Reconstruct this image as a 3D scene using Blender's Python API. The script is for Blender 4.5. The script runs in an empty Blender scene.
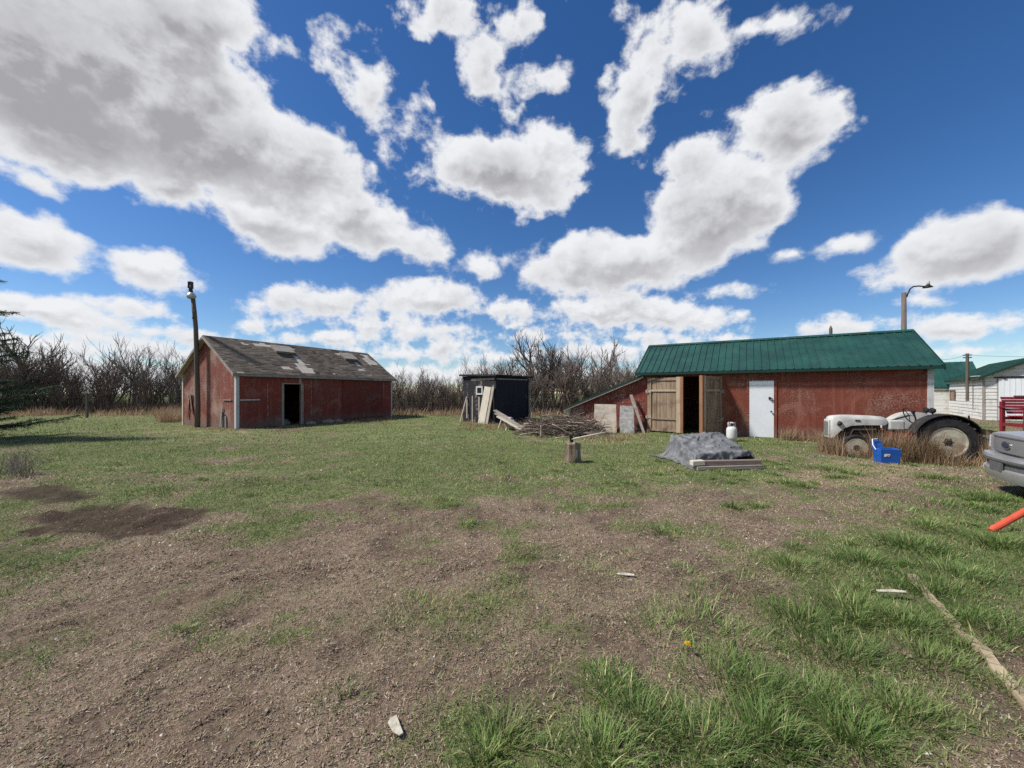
import bpy, math, random
import numpy as np
from mathutils import Vector, Matrix, Euler
random.seed(7); rng = np.random.default_rng(11)
R = math.radians
scene = bpy.context.scene
COL = scene.collection
F, HZ, EYE = 384.0, 392.0, 1.6           # focal length in picture pixels, horizon row, eye height

# ------------------------------------------------------------------ noise / terrain
def _hash(ix, iy, seed):
    h = (ix * 374761393 + iy * 668265263 + seed * 974634777) & 0xFFFFFFFF
    h = ((h ^ (h >> 13)) * 1274126177) & 0xFFFFFFFF
    h = h ^ (h >> 16)
    return (h & 0xFFFF) / 65535.0
def vnoise(x, y, seed=0):
    x = np.asarray(x, float); y = np.asarray(y, float)
    ix = np.floor(x).astype(np.int64); iy = np.floor(y).astype(np.int64)
    fx = x - ix; fy = y - iy
    fx = fx * fx * (3 - 2 * fx); fy = fy * fy * (3 - 2 * fy)
    a = _hash(ix, iy, seed); b = _hash(ix + 1, iy, seed); c = _hash(ix, iy + 1, seed); d = _hash(ix + 1, iy + 1, seed)
    return a + (b - a) * fx + (c - a) * fy + (a - b - c + d) * fx * fy
def fbm(x, y, o=4, seed=0):
    s = 0; a = .5; t = 0
    for k in range(o):
        s = s + a * vnoise(x * 2 ** k + 17 * k, y * 2 ** k - 9 * k, seed + k); t += a; a *= .55
    return s / t
def G(px, py, z=0.0):
    Y = F * (EYE - z) / (py - HZ)
    return (px - 512) * Y / F, Y
def AT(px, py, Y):
    return Vector(((px - 512) * Y / F, Y, EYE - (py - HZ) * Y / F))

GR = [412, 440, 465, 490, 515, 540, 570, 610, 660, 710, 768]
GC = [0, 128, 256, 384, 512, 640, 768, 896, 1024]
GD = np.array([
 [.90, .90, .80, .85, .90, .90, .85, .60, .50],
 [.95, .95, .62, .92, .95, .95, .92, .70, .60],
 [.80, .97, .85, .92, .92, .92, .85, .50, .50],
 [.40, .82, .84, .80, .75, .72, .60, .32, .70],
 [.55, .30, .66, .62, .52, .30, .32, .55, .85],
 [.62, .30, .32, .36, .36, .22, .45, .82, .92],
 [.58, .16, .18, .18, .26, .26, .42, .82, .88],
 [.40, .17, .22, .32, .16, .18, .66, .78, .66],
 [.32, .15, .18, .26, .12, .50, .72, .74, .38],
 [.20, .14, .20, .18, .26, .50, .68, .74, .52],
 [.15, .12, .14, .14, .46, .66, .70, .70, .62]])
def to_px(X, Y):
    Yc = np.maximum(Y, 1.0)
    return 512 + F * X / Yc, HZ + F * EYE / Yc
def density(X, Y):
    """how much of the ground is covered by green grass, 0..1"""
    X = np.asarray(X, float); Y = np.asarray(Y, float)
    u, v = to_px(X, Y)
    u = np.clip(u, 0, 1024); v = np.clip(v, 412, 768)
    r = np.interp(v, GR, np.arange(len(GR))); c = np.interp(u, GC, np.arange(len(GC)))
    r0 = np.minimum(r.astype(int), len(GR) - 2); c0 = np.minimum(c.astype(int), len(GC) - 2)
    fr = r - r0; fc = c - c0
    d = GD[r0, c0] * (1 - fr) * (1 - fc) + GD[r0 + 1, c0] * fr * (1 - fc) + GD[r0, c0 + 1] * (1 - fr) * fc + GD[r0 + 1, c0 + 1] * fr * fc
    n = fbm(X * 1.1 + 5, Y * 1.1, 5, 3)
    n2 = fbm(X * .35 + 50, Y * .35, 3, 13)
    n3 = fbm(X * 3.7 + 9, Y * 3.7, 3, 23)
    d = d + .10 * np.clip((v - 480) / 60, 0, 1)
    return np.clip(d + (n - .5) * 1.35 + (n2 - .5) * .35 + (n3 - .5) * .75, 0, 1)
SOILS = [(112, 520, 92, 19), (45, 494, 60, 9), (185, 512, 25, 8), (60, 530, 40, 8)]
def soil(X, Y):
    u, v = to_px(np.asarray(X, float), np.asarray(Y, float))
    s = np.zeros_like(u)
    for cx, cy, rx, ry in SOILS:
        s = np.maximum(s, 1 - np.sqrt(((u - cx) / rx) ** 2 + ((v - cy) / ry) ** 2))
    return np.clip(s * 2.6 + (fbm(X * 2.9, Y * 2.9, 4, 41) - .42) * 2.1, 0, 1) * np.where(s > .02, 1.0, .75)
def dryness(X, Y):
    """straw-coloured ground: by the shed end, the panels, the tractor and the thicket edge"""
    u, v = to_px(np.asarray(X, float), np.asarray(Y, float))
    s = np.zeros_like(u)
    for cx, cy, rx, ry in [(205, 432, 70, 10), (600, 440, 60, 7), (880, 470, 110, 14), (110, 416, 130, 6), (430, 413, 60, 5), (820, 482, 90, 6), (640, 470, 60, 4)]:
        s = np.maximum(s, 1 - ((u - cx) / rx) ** 2 - ((v - cy) / ry) ** 2)
    return np.clip(s * 1.3 + (fbm(X * 1.7, Y * 1.7, 3, 71) - .5) * .9, 0, 1)
def height(X, Y):
    X = np.asarray(X, float); Y = np.asarray(Y, float)
    h = -.24 * np.exp(-(((X - 10.9) / 2.6) ** 2 + ((Y - 9.9) / 2.0) ** 2))
    h = h + (fbm(X * .5, Y * .5, 3, 21) - .5) * .07 * np.clip(Y / 4, 0.3, 1)
    near = np.clip(1 - np.hypot(X, Y - 3) / 16, 0, 1)
    h = h + (fbm(X * 4, Y * 4, 4, 31) - .5) * .05 * near
    h = h + (fbm(X * 22, Y * 22, 3, 37) - .5) * .018 * near
    ca, sa = math.cos(.62), math.sin(.62); ru = X * ca + Y * sa; rv = -X * sa + Y * ca      # ruts and rake marks across the dirt
    h = h + (fbm(ru * .9, rv * 5.5, 3, 83) - .5) * .055 * near
    sl = soil(X, Y)
    h = h + sl * ((fbm(X * 6, Y * 6, 4, 33) - .5) * .22)
    return h
def hz(x, y): return float(height(np.array([x]), np.array([y]))[0])

# ------------------------------------------------------------------ node helpers
class NT:
    def __init__(s, nt): s.nt = nt; s.L = nt.links
    def n(s, typ, props=None, **ins):
        nd = s.nt.nodes.new(typ)
        for k, v in (props or {}).items(): setattr(nd, k, v)
        for k, v in ins.items():
            key = int(k[1:]) if k[0] == 'i' and k[1:].isdigit() else k.replace('_', ' ')
            s.put(nd.inputs[key], v)
        return nd
    def put(s, sock, v):
        if isinstance(v, bpy.types.NodeSocket): s.L.new(v, sock)
        elif isinstance(v, bpy.types.Node): s.L.new(v.outputs[0], sock)
        else: sock.default_value = v
    def math(s, op, a, b=0.0, c=0.0, clamp=False):
        nd = s.nt.nodes.new('ShaderNodeMath'); nd.operation = op; nd.use_clamp = clamp
        for i, v in enumerate((a, b, c)): s.put(nd.inputs[i], v)
        return nd.outputs[0]
    def vmath(s, op, a, b=None):
        nd = s.nt.nodes.new('ShaderNodeVectorMath'); nd.operation = op
        s.put(nd.inputs[0], a)
        if b is not None: s.put(nd.inputs[1], b)
        return nd
    def coord(s, which='Object', scale=(1, 1, 1)):
        t = s.nt.nodes.new('ShaderNodeTexCoord')
        m = s.nt.nodes.new('ShaderNodeMapping'); m.inputs['Scale'].default_value = scale
        s.L.new(t.outputs[which], m.inputs['Vector']); return m.outputs[0]
    def noise(s, vec, scale, detail=4, rough=.55, dist=0.0, out=0):
        nd = s.nt.nodes.new('ShaderNodeTexNoise')
        s.put(nd.inputs['Vector'], vec); nd.inputs['Scale'].default_value = scale
        nd.inputs['Detail'].default_value = detail; nd.inputs['Roughness'].default_value = rough
        nd.inputs['Distortion'].default_value = dist
        return nd.outputs[out]
    def step(s, v, a, b):
        nd = s.nt.nodes.new('ShaderNodeMapRange'); nd.interpolation_type = 'SMOOTHSTEP'
        s.put(nd.inputs['Value'], v)
        for k, q in (('From Min', a), ('From Max', b)): s.put(nd.inputs[k], q)
        return nd.outputs[0]
    def mix(s, f, a, b, mode='MIX'):
        nd = s.nt.nodes.new('ShaderNodeMix'); nd.data_type = 'RGBA'; nd.blend_type = mode
        s.put(nd.inputs[0], f)
        for i, v in ((6, a), (7, b)):
            if isinstance(v, tuple) and len(v) == 3: v = (*v, 1)
            s.put(nd.inputs[i], v)
        return nd.outputs[2]
    def attr(s, name, out='Color'):
        nd = s.nt.nodes.new('ShaderNodeAttribute'); nd.attribute_name = name; return nd.outputs[out]
    def bump(s, h, strength=.5, dist=.02):
        nd = s.nt.nodes.new('ShaderNodeBump'); s.put(nd.inputs['Height'], h)
        nd.inputs['Strength'].default_value = strength; nd.inputs['Distance'].default_value = dist
        return nd.outputs[0]
def material(name, fn, rough=.8, metal=0.0, spec=.3):
    m = bpy.data.materials.new(name); m.use_nodes = True
    k = NT(m.node_tree); b = m.node_tree.nodes['Principled BSDF']
    b.inputs['Roughness'].default_value = rough; b.inputs['Metallic'].default_value = metal
    b.inputs['Specular IOR Level'].default_value = spec
    r = fn(k, b)
    if r is not None: k.put(b.inputs['Base Color'], r if not (isinstance(r, tuple) and len(r) == 3) else (*r, 1))
    return m

def red_paint(base, worn, bare, wear=.55, streak=1.0, speck=.0):
    def fn(k, b):
        o = k.coord()
        big = k.noise(o, .9, 5, .6)
        st = k.noise(k.coord(scale=(9, 9, .55)), 1.0, 5, .65)
        fine = k.noise(o, 26, 4, .7)
        c = k.mix(k.step(big, .35, .7), base, tuple(x * .62 for x in base))
        blot = k.noise(o, 1.7, 6, .68, .8)
        c = k.mix(k.math('MULTIPLY', k.step(blot, .50, .62), .55), c, worn)
        c = k.mix(k.math('MULTIPLY', k.step(st, .5, .78), .75 * streak), c, worn)
        f2 = k.math('ADD', k.math('MULTIPLY', fine, .6), k.math('MULTIPLY', big, .4))
        c = k.mix(k.math('MULTIPLY', k.step(f2, wear, wear + .07), .8), c, bare)
        z = k.nt.nodes.new('ShaderNodeSeparateXYZ'); k.put(z.inputs[0], o)
        low = k.math('ADD', z.outputs[2], k.math('MULTIPLY', st, -.9))
        c = k.mix(k.math('MULTIPLY', k.step(low, .12, -.35), .6), c, (.16, .12, .095))     # mud splash and bare foot
        if speck:
            v = k.n('ShaderNodeTexVoronoi', Vector=o, Scale=22.0)
            c = k.mix(k.math('MULTIPLY', k.step(v.outputs['Distance'], .22, .08), speck), c, bare)
        k.put(b.inputs['Normal'], k.bump(k.math('ADD', fine, k.math('MULTIPLY', st, 1.5)), .5, .012))
        return c
    return fn
def wood(c1, c2, dark, axis=2, scale=7, rough_amt=.5):
    def fn(k, b):
        sc = [scale * 3] * 3; sc[axis] = scale * .18
        g = k.noise(k.coord(scale=tuple(sc)), 1.0, 6, .65, .3)
        big = k.noise(k.coord(), 2.3, 4, .6)
        c = k.mix(k.step(g, .3, .7), c1, c2)
        c = k.mix(k.math('MULTIPLY', k.step(big, .5, .75), rough_amt), c, dark)
        k.put(b.inputs['Normal'], k.bump(g, .5, .008))
        return c
    return fn
def plain(c, var=.25, scale=8, bump=.0, dirt=None, dirt_amt=.5):
    def fn(k, b):
        o = k.coord(); n = k.noise(o, scale, 5, .6)
        cc = k.mix(k.step(n, .3, .7), tuple(x * (1 - var) for x in c), tuple(min(1, x * (1 + var * .5)) for x in c))
        if dirt:
            d = k.noise(o, scale * .45, 6, .7)
            cc = k.mix(k.math('MULTIPLY', k.step(d, .5, .68), dirt_amt), cc, dirt)
        if bump: k.put(b.inputs['Normal'], k.bump(n, bump, .01))
        return cc
    return fn
MAT = {}
MAT['shed_red'] = material('shed_red_paint', red_paint((.215, .042, .028), (.29, .098, .068), (.31, .20, .155), .53, 1.0, .25))
MAT['shed_gable'] = material('shed_gable_paint', red_paint((.185, .047, .032), (.30, .135, .10), (.36, .26, .21), .50, 1.4, .2))
MAT['shed_panel'] = material('shed_panel_paint', red_paint((.16, .030, .022), (.20, .05, .038), (.30, .20, .155), .55, .6, .8))
MAT['barn_red'] = material('barn_red_paint', red_paint((.175, .043, .026), (.245, .105, .070), (.28, .17, .125), .525, 1.35, .22))
MAT['lean_red'] = material('lean_to_paint', red_paint((.165, .033, .024), (.23, .08, .06), (.38, .28, .23), .52, .7, .3))
MAT['trim_grey'] = material('weathered_white_trim', wood((.40, .39, .38), (.55, .55, .55), (.22, .19, .17)))
MAT['frame_grey'] = material('weathered_frame', wood((.22, .19, .17), (.34, .30, .27), (.10, .08, .07)))
MAT['grey_wood'] = material('grey_wood', wood((.22, .19, .16), (.38, .34, .29), (.12, .10, .085), 0))
MAT['grey_wood_z'] = material('grey_wood_upright', wood((.24, .20, .17), (.40, .36, .31), (.12, .10, .085), 2))
MAT['pole_wood'] = material('pole_wood', wood((.085, .068, .055), (.15, .125, .105), (.05, .04, .034), 2))
MAT['pale_wood_z'] = material('pale_wood_upright', wood((.42, .37, .30), (.55, .50, .42), (.26, .22, .17), 2))
MAT['door_wood'] = material('door_boards', wood((.17, .115, .075), (.34, .255, .18), (.07, .048, .034), 2, 5, .8))
MAT['door_stile'] = material('door_stile', wood((.33, .25, .17), (.46, .37, .27), (.18, .12, .08), 2, 6))
MAT['door_brown'] = material('door_brown_edge', wood((.22, .10, .05), (.31, .16, .09), (.13, .07, .04), 2, 6))
MAT['dark_inside'] = material('dark_interior', plain((.03, .025, .022)))  # near-black colour stands in for the shade inside and in wall openings
MAT['green_roof'] = material('green_metal_roof', plain((.013, .060, .045), .3, 1.3, .05, (.035, .085, .068), .5), .45, .0, .5)
MAT['green_trim'] = material('green_trim', plain((.007, .032, .024), .2, 2), .5)
MAT['white_door'] = material('white_steel_door', plain((.66, .69, .72), .05, 1.5, .02, (.50, .49, .47), .35), .45, 0, .4)
MAT['black_metal'] = material('black_metal', plain((.02, .02, .021), .3, 20), .45)
MAT['white_paint'] = material('white_paint', plain((.58, .58, .56), .1, 6, .05, (.45, .42, .37), .4), .5)
MAT['black_felt'] = material('black_felt', plain((.012, .012, .017), .5, 3, .3, (.05, .048, .055), .6))
def black_wall(k, b):
    o = k.coord(); n = k.noise(o, 2.6, 7, .72); st = k.noise(k.coord(scale=(6, 6, .6)), 1.0, 5, .7)
    c = k.mix(k.step(st, .3, .7), (.008, .008, .015), (.018, .018, .030))
    c = k.mix(k.step(n, .61, .66), c, (.16, .15, .145))
    k.put(b.inputs['Normal'], k.bump(n, .6, .02)); return c
MAT['black_wall'] = material('torn_tar_paper', black_wall, .75)
def worn_wall(k, b):
    o = k.coord(); n = k.noise(o, 3.0, 7, .72); st = k.noise(k.coord(scale=(7, 7, .5)), 1.0, 5, .7)
    c = k.mix(k.step(st, .3, .7), (.010, .010, .015), (.022, .021, .026))
    c = k.mix(k.step(n, .555, .62), c, (.17, .155, .14))
    k.put(b.inputs['Normal'], k.bump(n, .6, .02)); return c
MAT['worn_wall'] = material('worn_tar_paper', worn_wall, .8)
def vcol(tint=(1, 1, 1), transl=0.0, rough=.7, nz=.25, scale=15):
    def fn(k, b):
        c = k.attr('Col'); n = k.noise(k.coord(), scale, 3, .6)
        c = k.mix(k.math('MULTIPLY', n, nz), c, (0.01, .01, .01))
        if transl:
            t = k.n('ShaderNodeBsdfTranslucent', Color=c); mx = k.n('ShaderNodeMixShader', i0=transl, i1=b.outputs[0], i2=t)
            k.L.new(mx.outputs[0], k.nt.nodes['Material Output'].inputs[0])
        return c
    return fn
MAT['shingle'] = material('asphalt_shingle', vcol(nz=.5, scale=30), .9, 0, .15)
MAT['blade'] = material('grass_blade', vcol(transl=.28, nz=.1), .55, 0, .25)
MAT['litter'] = material('litter', vcol(nz=.3, scale=60), .85, 0, .15)
MAT['needle'] = material('needle', vcol(transl=.15, nz=.1), .6, 0, .2)
MAT['bark'] = material('bark', plain((.13, .108, .092), .4, 9, .3), .9)
MAT['twig'] = material('twig', plain((.19, .155, .132), .35, 3), .9)
MAT['twig_red'] = material('twig_red', plain((.17, .125, .105), .35, 3), .9)
MAT['stick'] = material('dead_sticks', vcol(nz=.5, scale=9), .9)
MAT['tarp'] = material('grey_tarp', plain((.150, .153, .158), .3, 5, .1, (.085, .085, .09), .6), .55, 0, .3)
MAT['rust'] = material('rusty_metal', plain((.10, .05, .032), .4, 12, .2, (.05, .035, .03), .6), .8)
MAT['rubber'] = material('tyre_rubber', plain((.022, .021, .022), .4, 9, .25, (.075, .065, .055), .5), .85)
MAT['tractor_grey'] = material('tractor_grey_paint', plain((.47, .47, .44), .25, 3, .05, (.24, .17, .11), .75), .5, 0, .35)
MAT['rim'] = material('rusty_cream_rim', plain((.44, .40, .31), .3, 5, .1, (.21, .13, .07), .75), .65)
MAT['grille_dark'] = material('grille_bar_grey', plain((.22, .22, .205), .3, 12, .1, (.14, .10, .07), .5), .6)  # grille bars, a darker grey than the hood
MAT['engine'] = material('oily_iron', plain((.045, .035, .03), .5, 7, .3, (.12, .06, .035), .5), .7)
MAT['tractor_red'] = material('tractor_red', plain((.22, .035, .022), .3, 7, .1, (.08, .04, .03), .5), .6)
MAT['blue_plastic'] = material('blue_plastic', plain((.012, .095, .40), .2, 3, 0, (.03, .09, .28), .5), .35, 0, .5)
MAT['sticker_white'] = material('sticker_white', plain((.75, .75, .76), .05), .5)
MAT['sticker_red'] = material('sticker_red', plain((.40, .05, .05), .05), .5)
MAT['car_silver'] = material('silver_car_paint', plain((.40, .405, .41), .08, 2, 0, (.28, .27, .26), .4), .27, .55, .5)
MAT['car_grey'] = material('grey_plastic', plain((.10, .10, .105), .15, 12), .55)
MAT['car_glass'] = material('car_glass', plain((.02, .025, .03), .1), .06, 0, .8)
MAT['chrome'] = material('chrome', plain((.62, .62, .63), .1), .2, 1.0, .5)
MAT['badge'] = material('badge_dark', plain((.02, .026, .05), .1), .25)
MAT['lens'] = material('clear_lens', plain((.55, .57, .60), .2, 30), .12, .3, .6)
MAT['orange'] = material('orange_red_paint', plain((.55, .075, .034), .15, 9, .05, (.24, .08, .05), .6), .45, 0, .5)
MAT['bench_red'] = material('bench_red_paint', plain((.19, .016, .026), .25, 6, .1, (.12, .03, .03), .4), .6)
MAT['petal'] = material('dandelion_petal', plain((.72, .40, .01), .15, 60), .6)
MAT['stem'] = material('green_stem', plain((.08, .13, .04)), .6)
MAT['scrap'] = material('pale_scrap', plain((.42, .385, .31), .3, 40, .2), .85)
MAT['lamp_glass'] = material('lamp_shade_metal', plain((.50, .51, .52), .15, 10), .4, .3)
MAT['cable'] = material('cable', plain((.02, .02, .02)), .6)
MAT['panel_stained'] = material('stained_panel', plain((.31, .275, .22), .25, 4, .1, (.19, .125, .06), .85), .8)
MAT['panel_grey'] = material('mottled_panel', plain((.24, .235, .22), .35, 7, .1, (.09, .085, .08), .8), .8)
MAT['roof_boards'] = material('bare_roof_boards', wood((.40, .35, .29), (.54, .49, .42), (.26, .22, .18), 0))
MAT['stump'] = material('split_stump', wood((.11, .08, .055), (.30, .235, .17), (.045, .033, .026), 2, 5, .95))
MAT['siding'] = material('worn_white_siding', wood((.50, .49, .46), (.66, .65, .62), (.30, .27, .22), 0, 3, .7))
MAT['siding_blue'] = material('white_door_panels', wood((.60, .63, .66), (.70, .72, .74), (.50, .51, .52), 2, 3, .5))
MAT['board_brown'] = material('brown_board', wood((.20, .14, .10), (.28, .21, .15), (.12, .08, .06), 2))

# ------------------------------------------------------------------ mesh builder
class MB:
    def __init__(s): s.v = []; s.f = []; s.c = []; s.m = []; s.mi = 0; s.col = (1, 1, 1)
    def add(s, vs, fs):
        o = len(s.v); s.v += [tuple(p) for p in vs]; s.c += [s.col] * len(vs)
        for f in fs: s.f.append(tuple(i + o for i in f)); s.m.append(s.mi)
    def hexa(s, p):   # 4 bottom ccw, 4 top
        s.add(p, [(3, 2, 1, 0), (4, 5, 6, 7), (0, 1, 5, 4), (1, 2, 6, 5), (2, 3, 7, 6), (3, 0, 4, 7)])
    def box(s, x0, x1, y0, y1, z0, z1):
        s.hexa([(x0, y0, z0), (x1, y0, z0), (x1, y1, z0), (x0, y1, z0), (x0, y0, z1), (x1, y0, z1), (x1, y1, z1), (x0, y1, z1)])
    def slab(s, a, b, c, d, t):  # quad a b c d (ccw seen from outside), thickness inward
        a, b, c, d = map(Vector, (a, b, c, d)); n = (b - a).cross(d - a).normalized() * t
        s.hexa([a - n, b - n, c - n, d - n, a, b, c, d])
    def bar(s, p, q, w, h, up=(0, 0, 1)):
        p = Vector(p); q = Vector(q); d = (q - p).normalized(); u = Vector(up)
        if abs(d.dot(u)) > .98: u = Vector((0, 1, 0))
        sd = d.cross(u).normalized() * w / 2; u2 = sd.cross(d).normalized() * h / 2
        s.hexa([p - sd - u2, p + sd - u2, q + sd - u2, q - sd - u2, p - sd + u2, p + sd + u2, q + sd + u2, q - sd + u2])
    def tube(s, pts, rad, n=8, cap=True):
        pts = [Vector(p) for p in pts]
        if not hasattr(rad, '__len__'): rad = [rad] * len(pts)
        ref = Vector((0.13, .07, 1)); vs = []
        for i, p in enumerate(pts):
            d = (pts[min(i + 1, len(pts) - 1)] - pts[max(i - 1, 0)]).normalized()
            a = d.cross(ref)
            if a.length < .1: a = d.cross(Vector((1, 0, 0)))
            a.normalize(); b = d.cross(a)
            for k in range(n):
                t = 2 * math.pi * k / n
                vs.append(p + (a * math.cos(t) + b * math.sin(t)) * rad[i])
        fs = []
        for i in range(len(pts) - 1):
            for k in range(n):
                fs.append((i * n + k, i * n + (k + 1) % n, (i + 1) * n + (k + 1) % n, (i + 1) * n + k))
        if cap: fs.append(tuple(range(n))[::-1]); fs.append(tuple((len(pts) - 1) * n + k for k in range(n)))
        s.add(vs, fs)
    def lathe(s, prof, n=20, M=None):  # prof: (r, z); closed rings
        vs = []
        for r, z in prof:
            for k in range(n):
                t = 2 * math.pi * k / n; p = Vector((r * math.cos(t), r * math.sin(t), z)); vs.append(M @ p if M else p)
        fs = []
        for i in range(len(prof) - 1):
            for k in range(n): fs.append((i * n + k, i * n + (k + 1) % n, (i + 1) * n + (k + 1) % n, (i + 1) * n + k))
        if prof[0][0] > 1e-4: fs.append(tuple(range(n))[::-1])
        if prof[-1][0] > 1e-4: fs.append(tuple((len(prof) - 1) * n + k for k in range(n)))
        s.add(vs, fs)
    def prism(s, poly, y0, y1, ax='y'):   # poly in (x,z), extruded in y (or given axis)
        n = len(poly)
        mk = {'y': lambda a, b, t: (a, t, b), 'x': lambda a, b, t: (t, a, b), 'z': lambda a, b, t: (a, b, t)}[ax]
        vs = [mk(a, b, y0) for a, b in poly] + [mk(a, b, y1) for a, b in poly]
        fs = [tuple(range(n)), tuple(range(2 * n - 1, n - 1, -1))] + [(k + n, (k + 1) % n + n, (k + 1) % n, k) for k in range(n)]
        s.add(vs, fs)
    def build(s, name, mats, parent=None, smooth=False, bevel=0, loc=None, label=None, rot=None):
        me = bpy.data.meshes.new(name); me.from_pydata(s.v, [], s.f)
        if not isinstance(mats, (list, tuple)): mats = [mats]
        for m in mats: me.materials.append(MAT[m])
        if len(mats) > 1: me.polygons.foreach_set('material_index', s.m)
        if any(c != (1, 1, 1) for c in s.c):
            a = me.attributes.new('Col', 'FLOAT_COLOR', 'POINT'); arr = np.ones((len(s.v), 4), np.float32); arr[:, :3] = s.c
            a.data.foreach_set('color', arr.ravel())
        import bmesh
        bm = bmesh.new(); bm.from_mesh(me); bmesh.ops.recalc_face_normals(bm, faces=bm.faces); bm.to_mesh(me); bm.free()
        if smooth: me.polygons.foreach_set('use_smooth', [True] * len(me.polygons))
        o = bpy.data.objects.new(name, me); COL.objects.link(o)
        if parent: o.parent = parent
        if loc: o.location = loc
        if rot: o.rotation_euler = rot
        if bevel:
            b = o.modifiers.new('bevel', 'BEVEL'); b.width = bevel; b.segments = 2; b.limit_method = 'ANGLE'
        if label: o['label'] = label
        return o
def tag(o, label, cat, group=None, kind=None):
    if label: o['label'] = label
    if cat: o['category'] = cat
    if group: o['group'] = group
    if kind: o['kind'] = kind
    return o
def thing(name, label, cat, loc, rz=0, group=None):
    e = bpy.data.objects.new(name, None); COL.objects.link(e); e.empty_display_size = .2
    e.location = loc; e.rotation_euler = (0, 0, rz)
    return tag(e, label, cat, group)
def copy_tree(o, parent=None):
    c = o.copy(); COL.objects.link(c)
    if parent: c.parent = parent
    for ch in list(o.children): copy_tree(ch, c)
    return c
def np_mesh(name, V, T, mat, cols=None, attrs=None, smooth=False):
    me = bpy.data.meshes.new(name); n = T.shape[1]
    me.vertices.add(len(V)); me.vertices.foreach_set('co', V.astype(np.float32).ravel())
    me.loops.add(T.size); me.loops.foreach_set('vertex_index', T.astype(np.int32).ravel())
    me.polygons.add(len(T)); me.polygons.foreach_set('loop_start', np.arange(0, T.size, n, dtype=np.int32))
    if smooth: me.polygons.foreach_set('use_smooth', np.ones(len(T), bool))
    me.update(calc_edges=True)
    me.materials.append(mat)
    if cols is not None:
        a = me.attributes.new('Col', 'FLOAT_COLOR', 'POINT'); arr = np.ones((len(V), 4), np.float32); arr[:, :3] = cols
        a.data.foreach_set('color', arr.ravel())
    for k, v in (attrs or {}).items():
        a = me.attributes.new(k, 'FLOAT', 'POINT'); a.data.foreach_set('value', v.astype(np.float32))
    o = bpy.data.objects.new(name, me); COL.objects.link(o); return o

# ------------------------------------------------------------------ ground
def ground_mat(k, b):
    o = k.coord(); g = k.attr('green', 'Fac'); s = k.attr('soil', 'Fac'); d = k.attr('dry', 'Fac')
    n1 = k.noise(o, 1.2, 5, .6); n2 = k.noise(o, 45, 5, .75); n3 = k.noise(o, 9, 5, .65)
    dirt = k.mix(k.step(n1, .3, .7), (.255, .178, .130), (.335, .248, .186))
    dirt = k.mix(k.math('MULTIPLY', k.step(n2, .42, .60), .7), dirt, (.115, .083, .062))
    dirt = k.mix(k.math('MULTIPLY', k.step(n2, .60, .70), .7), dirt, (.44, .38, .31))
    dirt = k.mix(k.math('MULTIPLY', k.step(n3, .52, .66), .45), dirt, (.235, .225, .145))
    dirt = k.mix(d, dirt, k.mix(n3, (.26, .20, .12), (.36, .29, .18)))
    gr = k.mix(k.step(n3, .35, .65), (.115, .165, .052), (.205, .235, .09))
    gr = k.mix(k.math('MULTIPLY', k.step(n2, .5, .62), .5), gr, (.20, .17, .10))
    gm = k.step(k.math('ADD', g, k.math('MULTIPLY', k.math('SUBTRACT', n3, .5), .5)), .35, .75)
    c = k.mix(gm, dirt, gr)
    c = k.mix(k.math('MULTIPLY', s, .9), c, k.mix(n3, (.030, .020, .016), (.075, .050, .038)))
    n4 = k.noise(o, 19, 6, .7, .4)
    h = k.math('ADD', k.math('MULTIPLY', n2, .5), k.math('ADD', n3, k.math('MULTIPLY', n4, .9)))
    c = k.mix(k.math('MULTIPLY', k.step(n4, .50, .38), .6), c, (.085, .062, .046))
    k.put(b.inputs['Normal'], k.bump(h, 1.0, .035))
    return c
MAT['ground'] = material('ground', ground_mat, .95, 0, .1)
def make_ground():
    n = 760
    t = np.linspace(-5.3, 5.3, n)
    xs = 4.0 * np.sinh(t); ys = 4.0 * np.sinh(t) + 4.0
    X, Y = np.meshgrid(xs, ys); X = X.ravel(); Y = Y.ravel()
    Z = height(X, Y)
    V = np.stack([X, Y, Z], 1)
    i = np.arange(n * n).reshape(n, n)
    T = np.stack([i[:-1, :-1], i[:-1, 1:], i[1:, 1:], i[1:, :-1]], -1).reshape(-1, 4)
    o = np_mesh('ground', V, T, MAT['ground'], None, dict(green=density(X, Y), soil=soil(X, Y), dry=dryness(X, Y)), True)
    tag(o, 'patchy yard of green grass and brown dirt', 'ground', None, 'structure')
make_ground()

# ------------------------------------------------------------------ footprints where nothing grows
BARN = (5.40, 15.60, -.55, 8.2, 2.22); SHED = (-11.77, 16.4, 1.08, 8.87, 2.40)
def inside(X, Y, cx, cy, a, x0, x1, y0, y1):
    c, s = math.cos(a), math.sin(a); lx = (X - cx) * c + (Y - cy) * s; ly = -(X - cx) * s + (Y - cy) * c
    return (lx > x0) & (lx < x1) & (ly > y0) & (ly < y1)
def blocked(X, Y):
    b = inside(X, Y, BARN[0], BARN[1], BARN[2], -3.3, 8.3, 0, 4.5)
    b |= inside(X, Y, SHED[0], SHED[1], SHED[2], 0, 8.9, 0, 4.8)
    b |= inside(X, Y, -.79, 18.9, R(45.5), 0, 2.4, 0, 2.6)
    b |= ((X - 1.38) ** 2 + (Y - 8.78) ** 2 < .21 ** 2)
    b |= (np.abs(X - 4.5) < .7) & (Y > 7.95) & (Y < 9.6)
    return b

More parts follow.
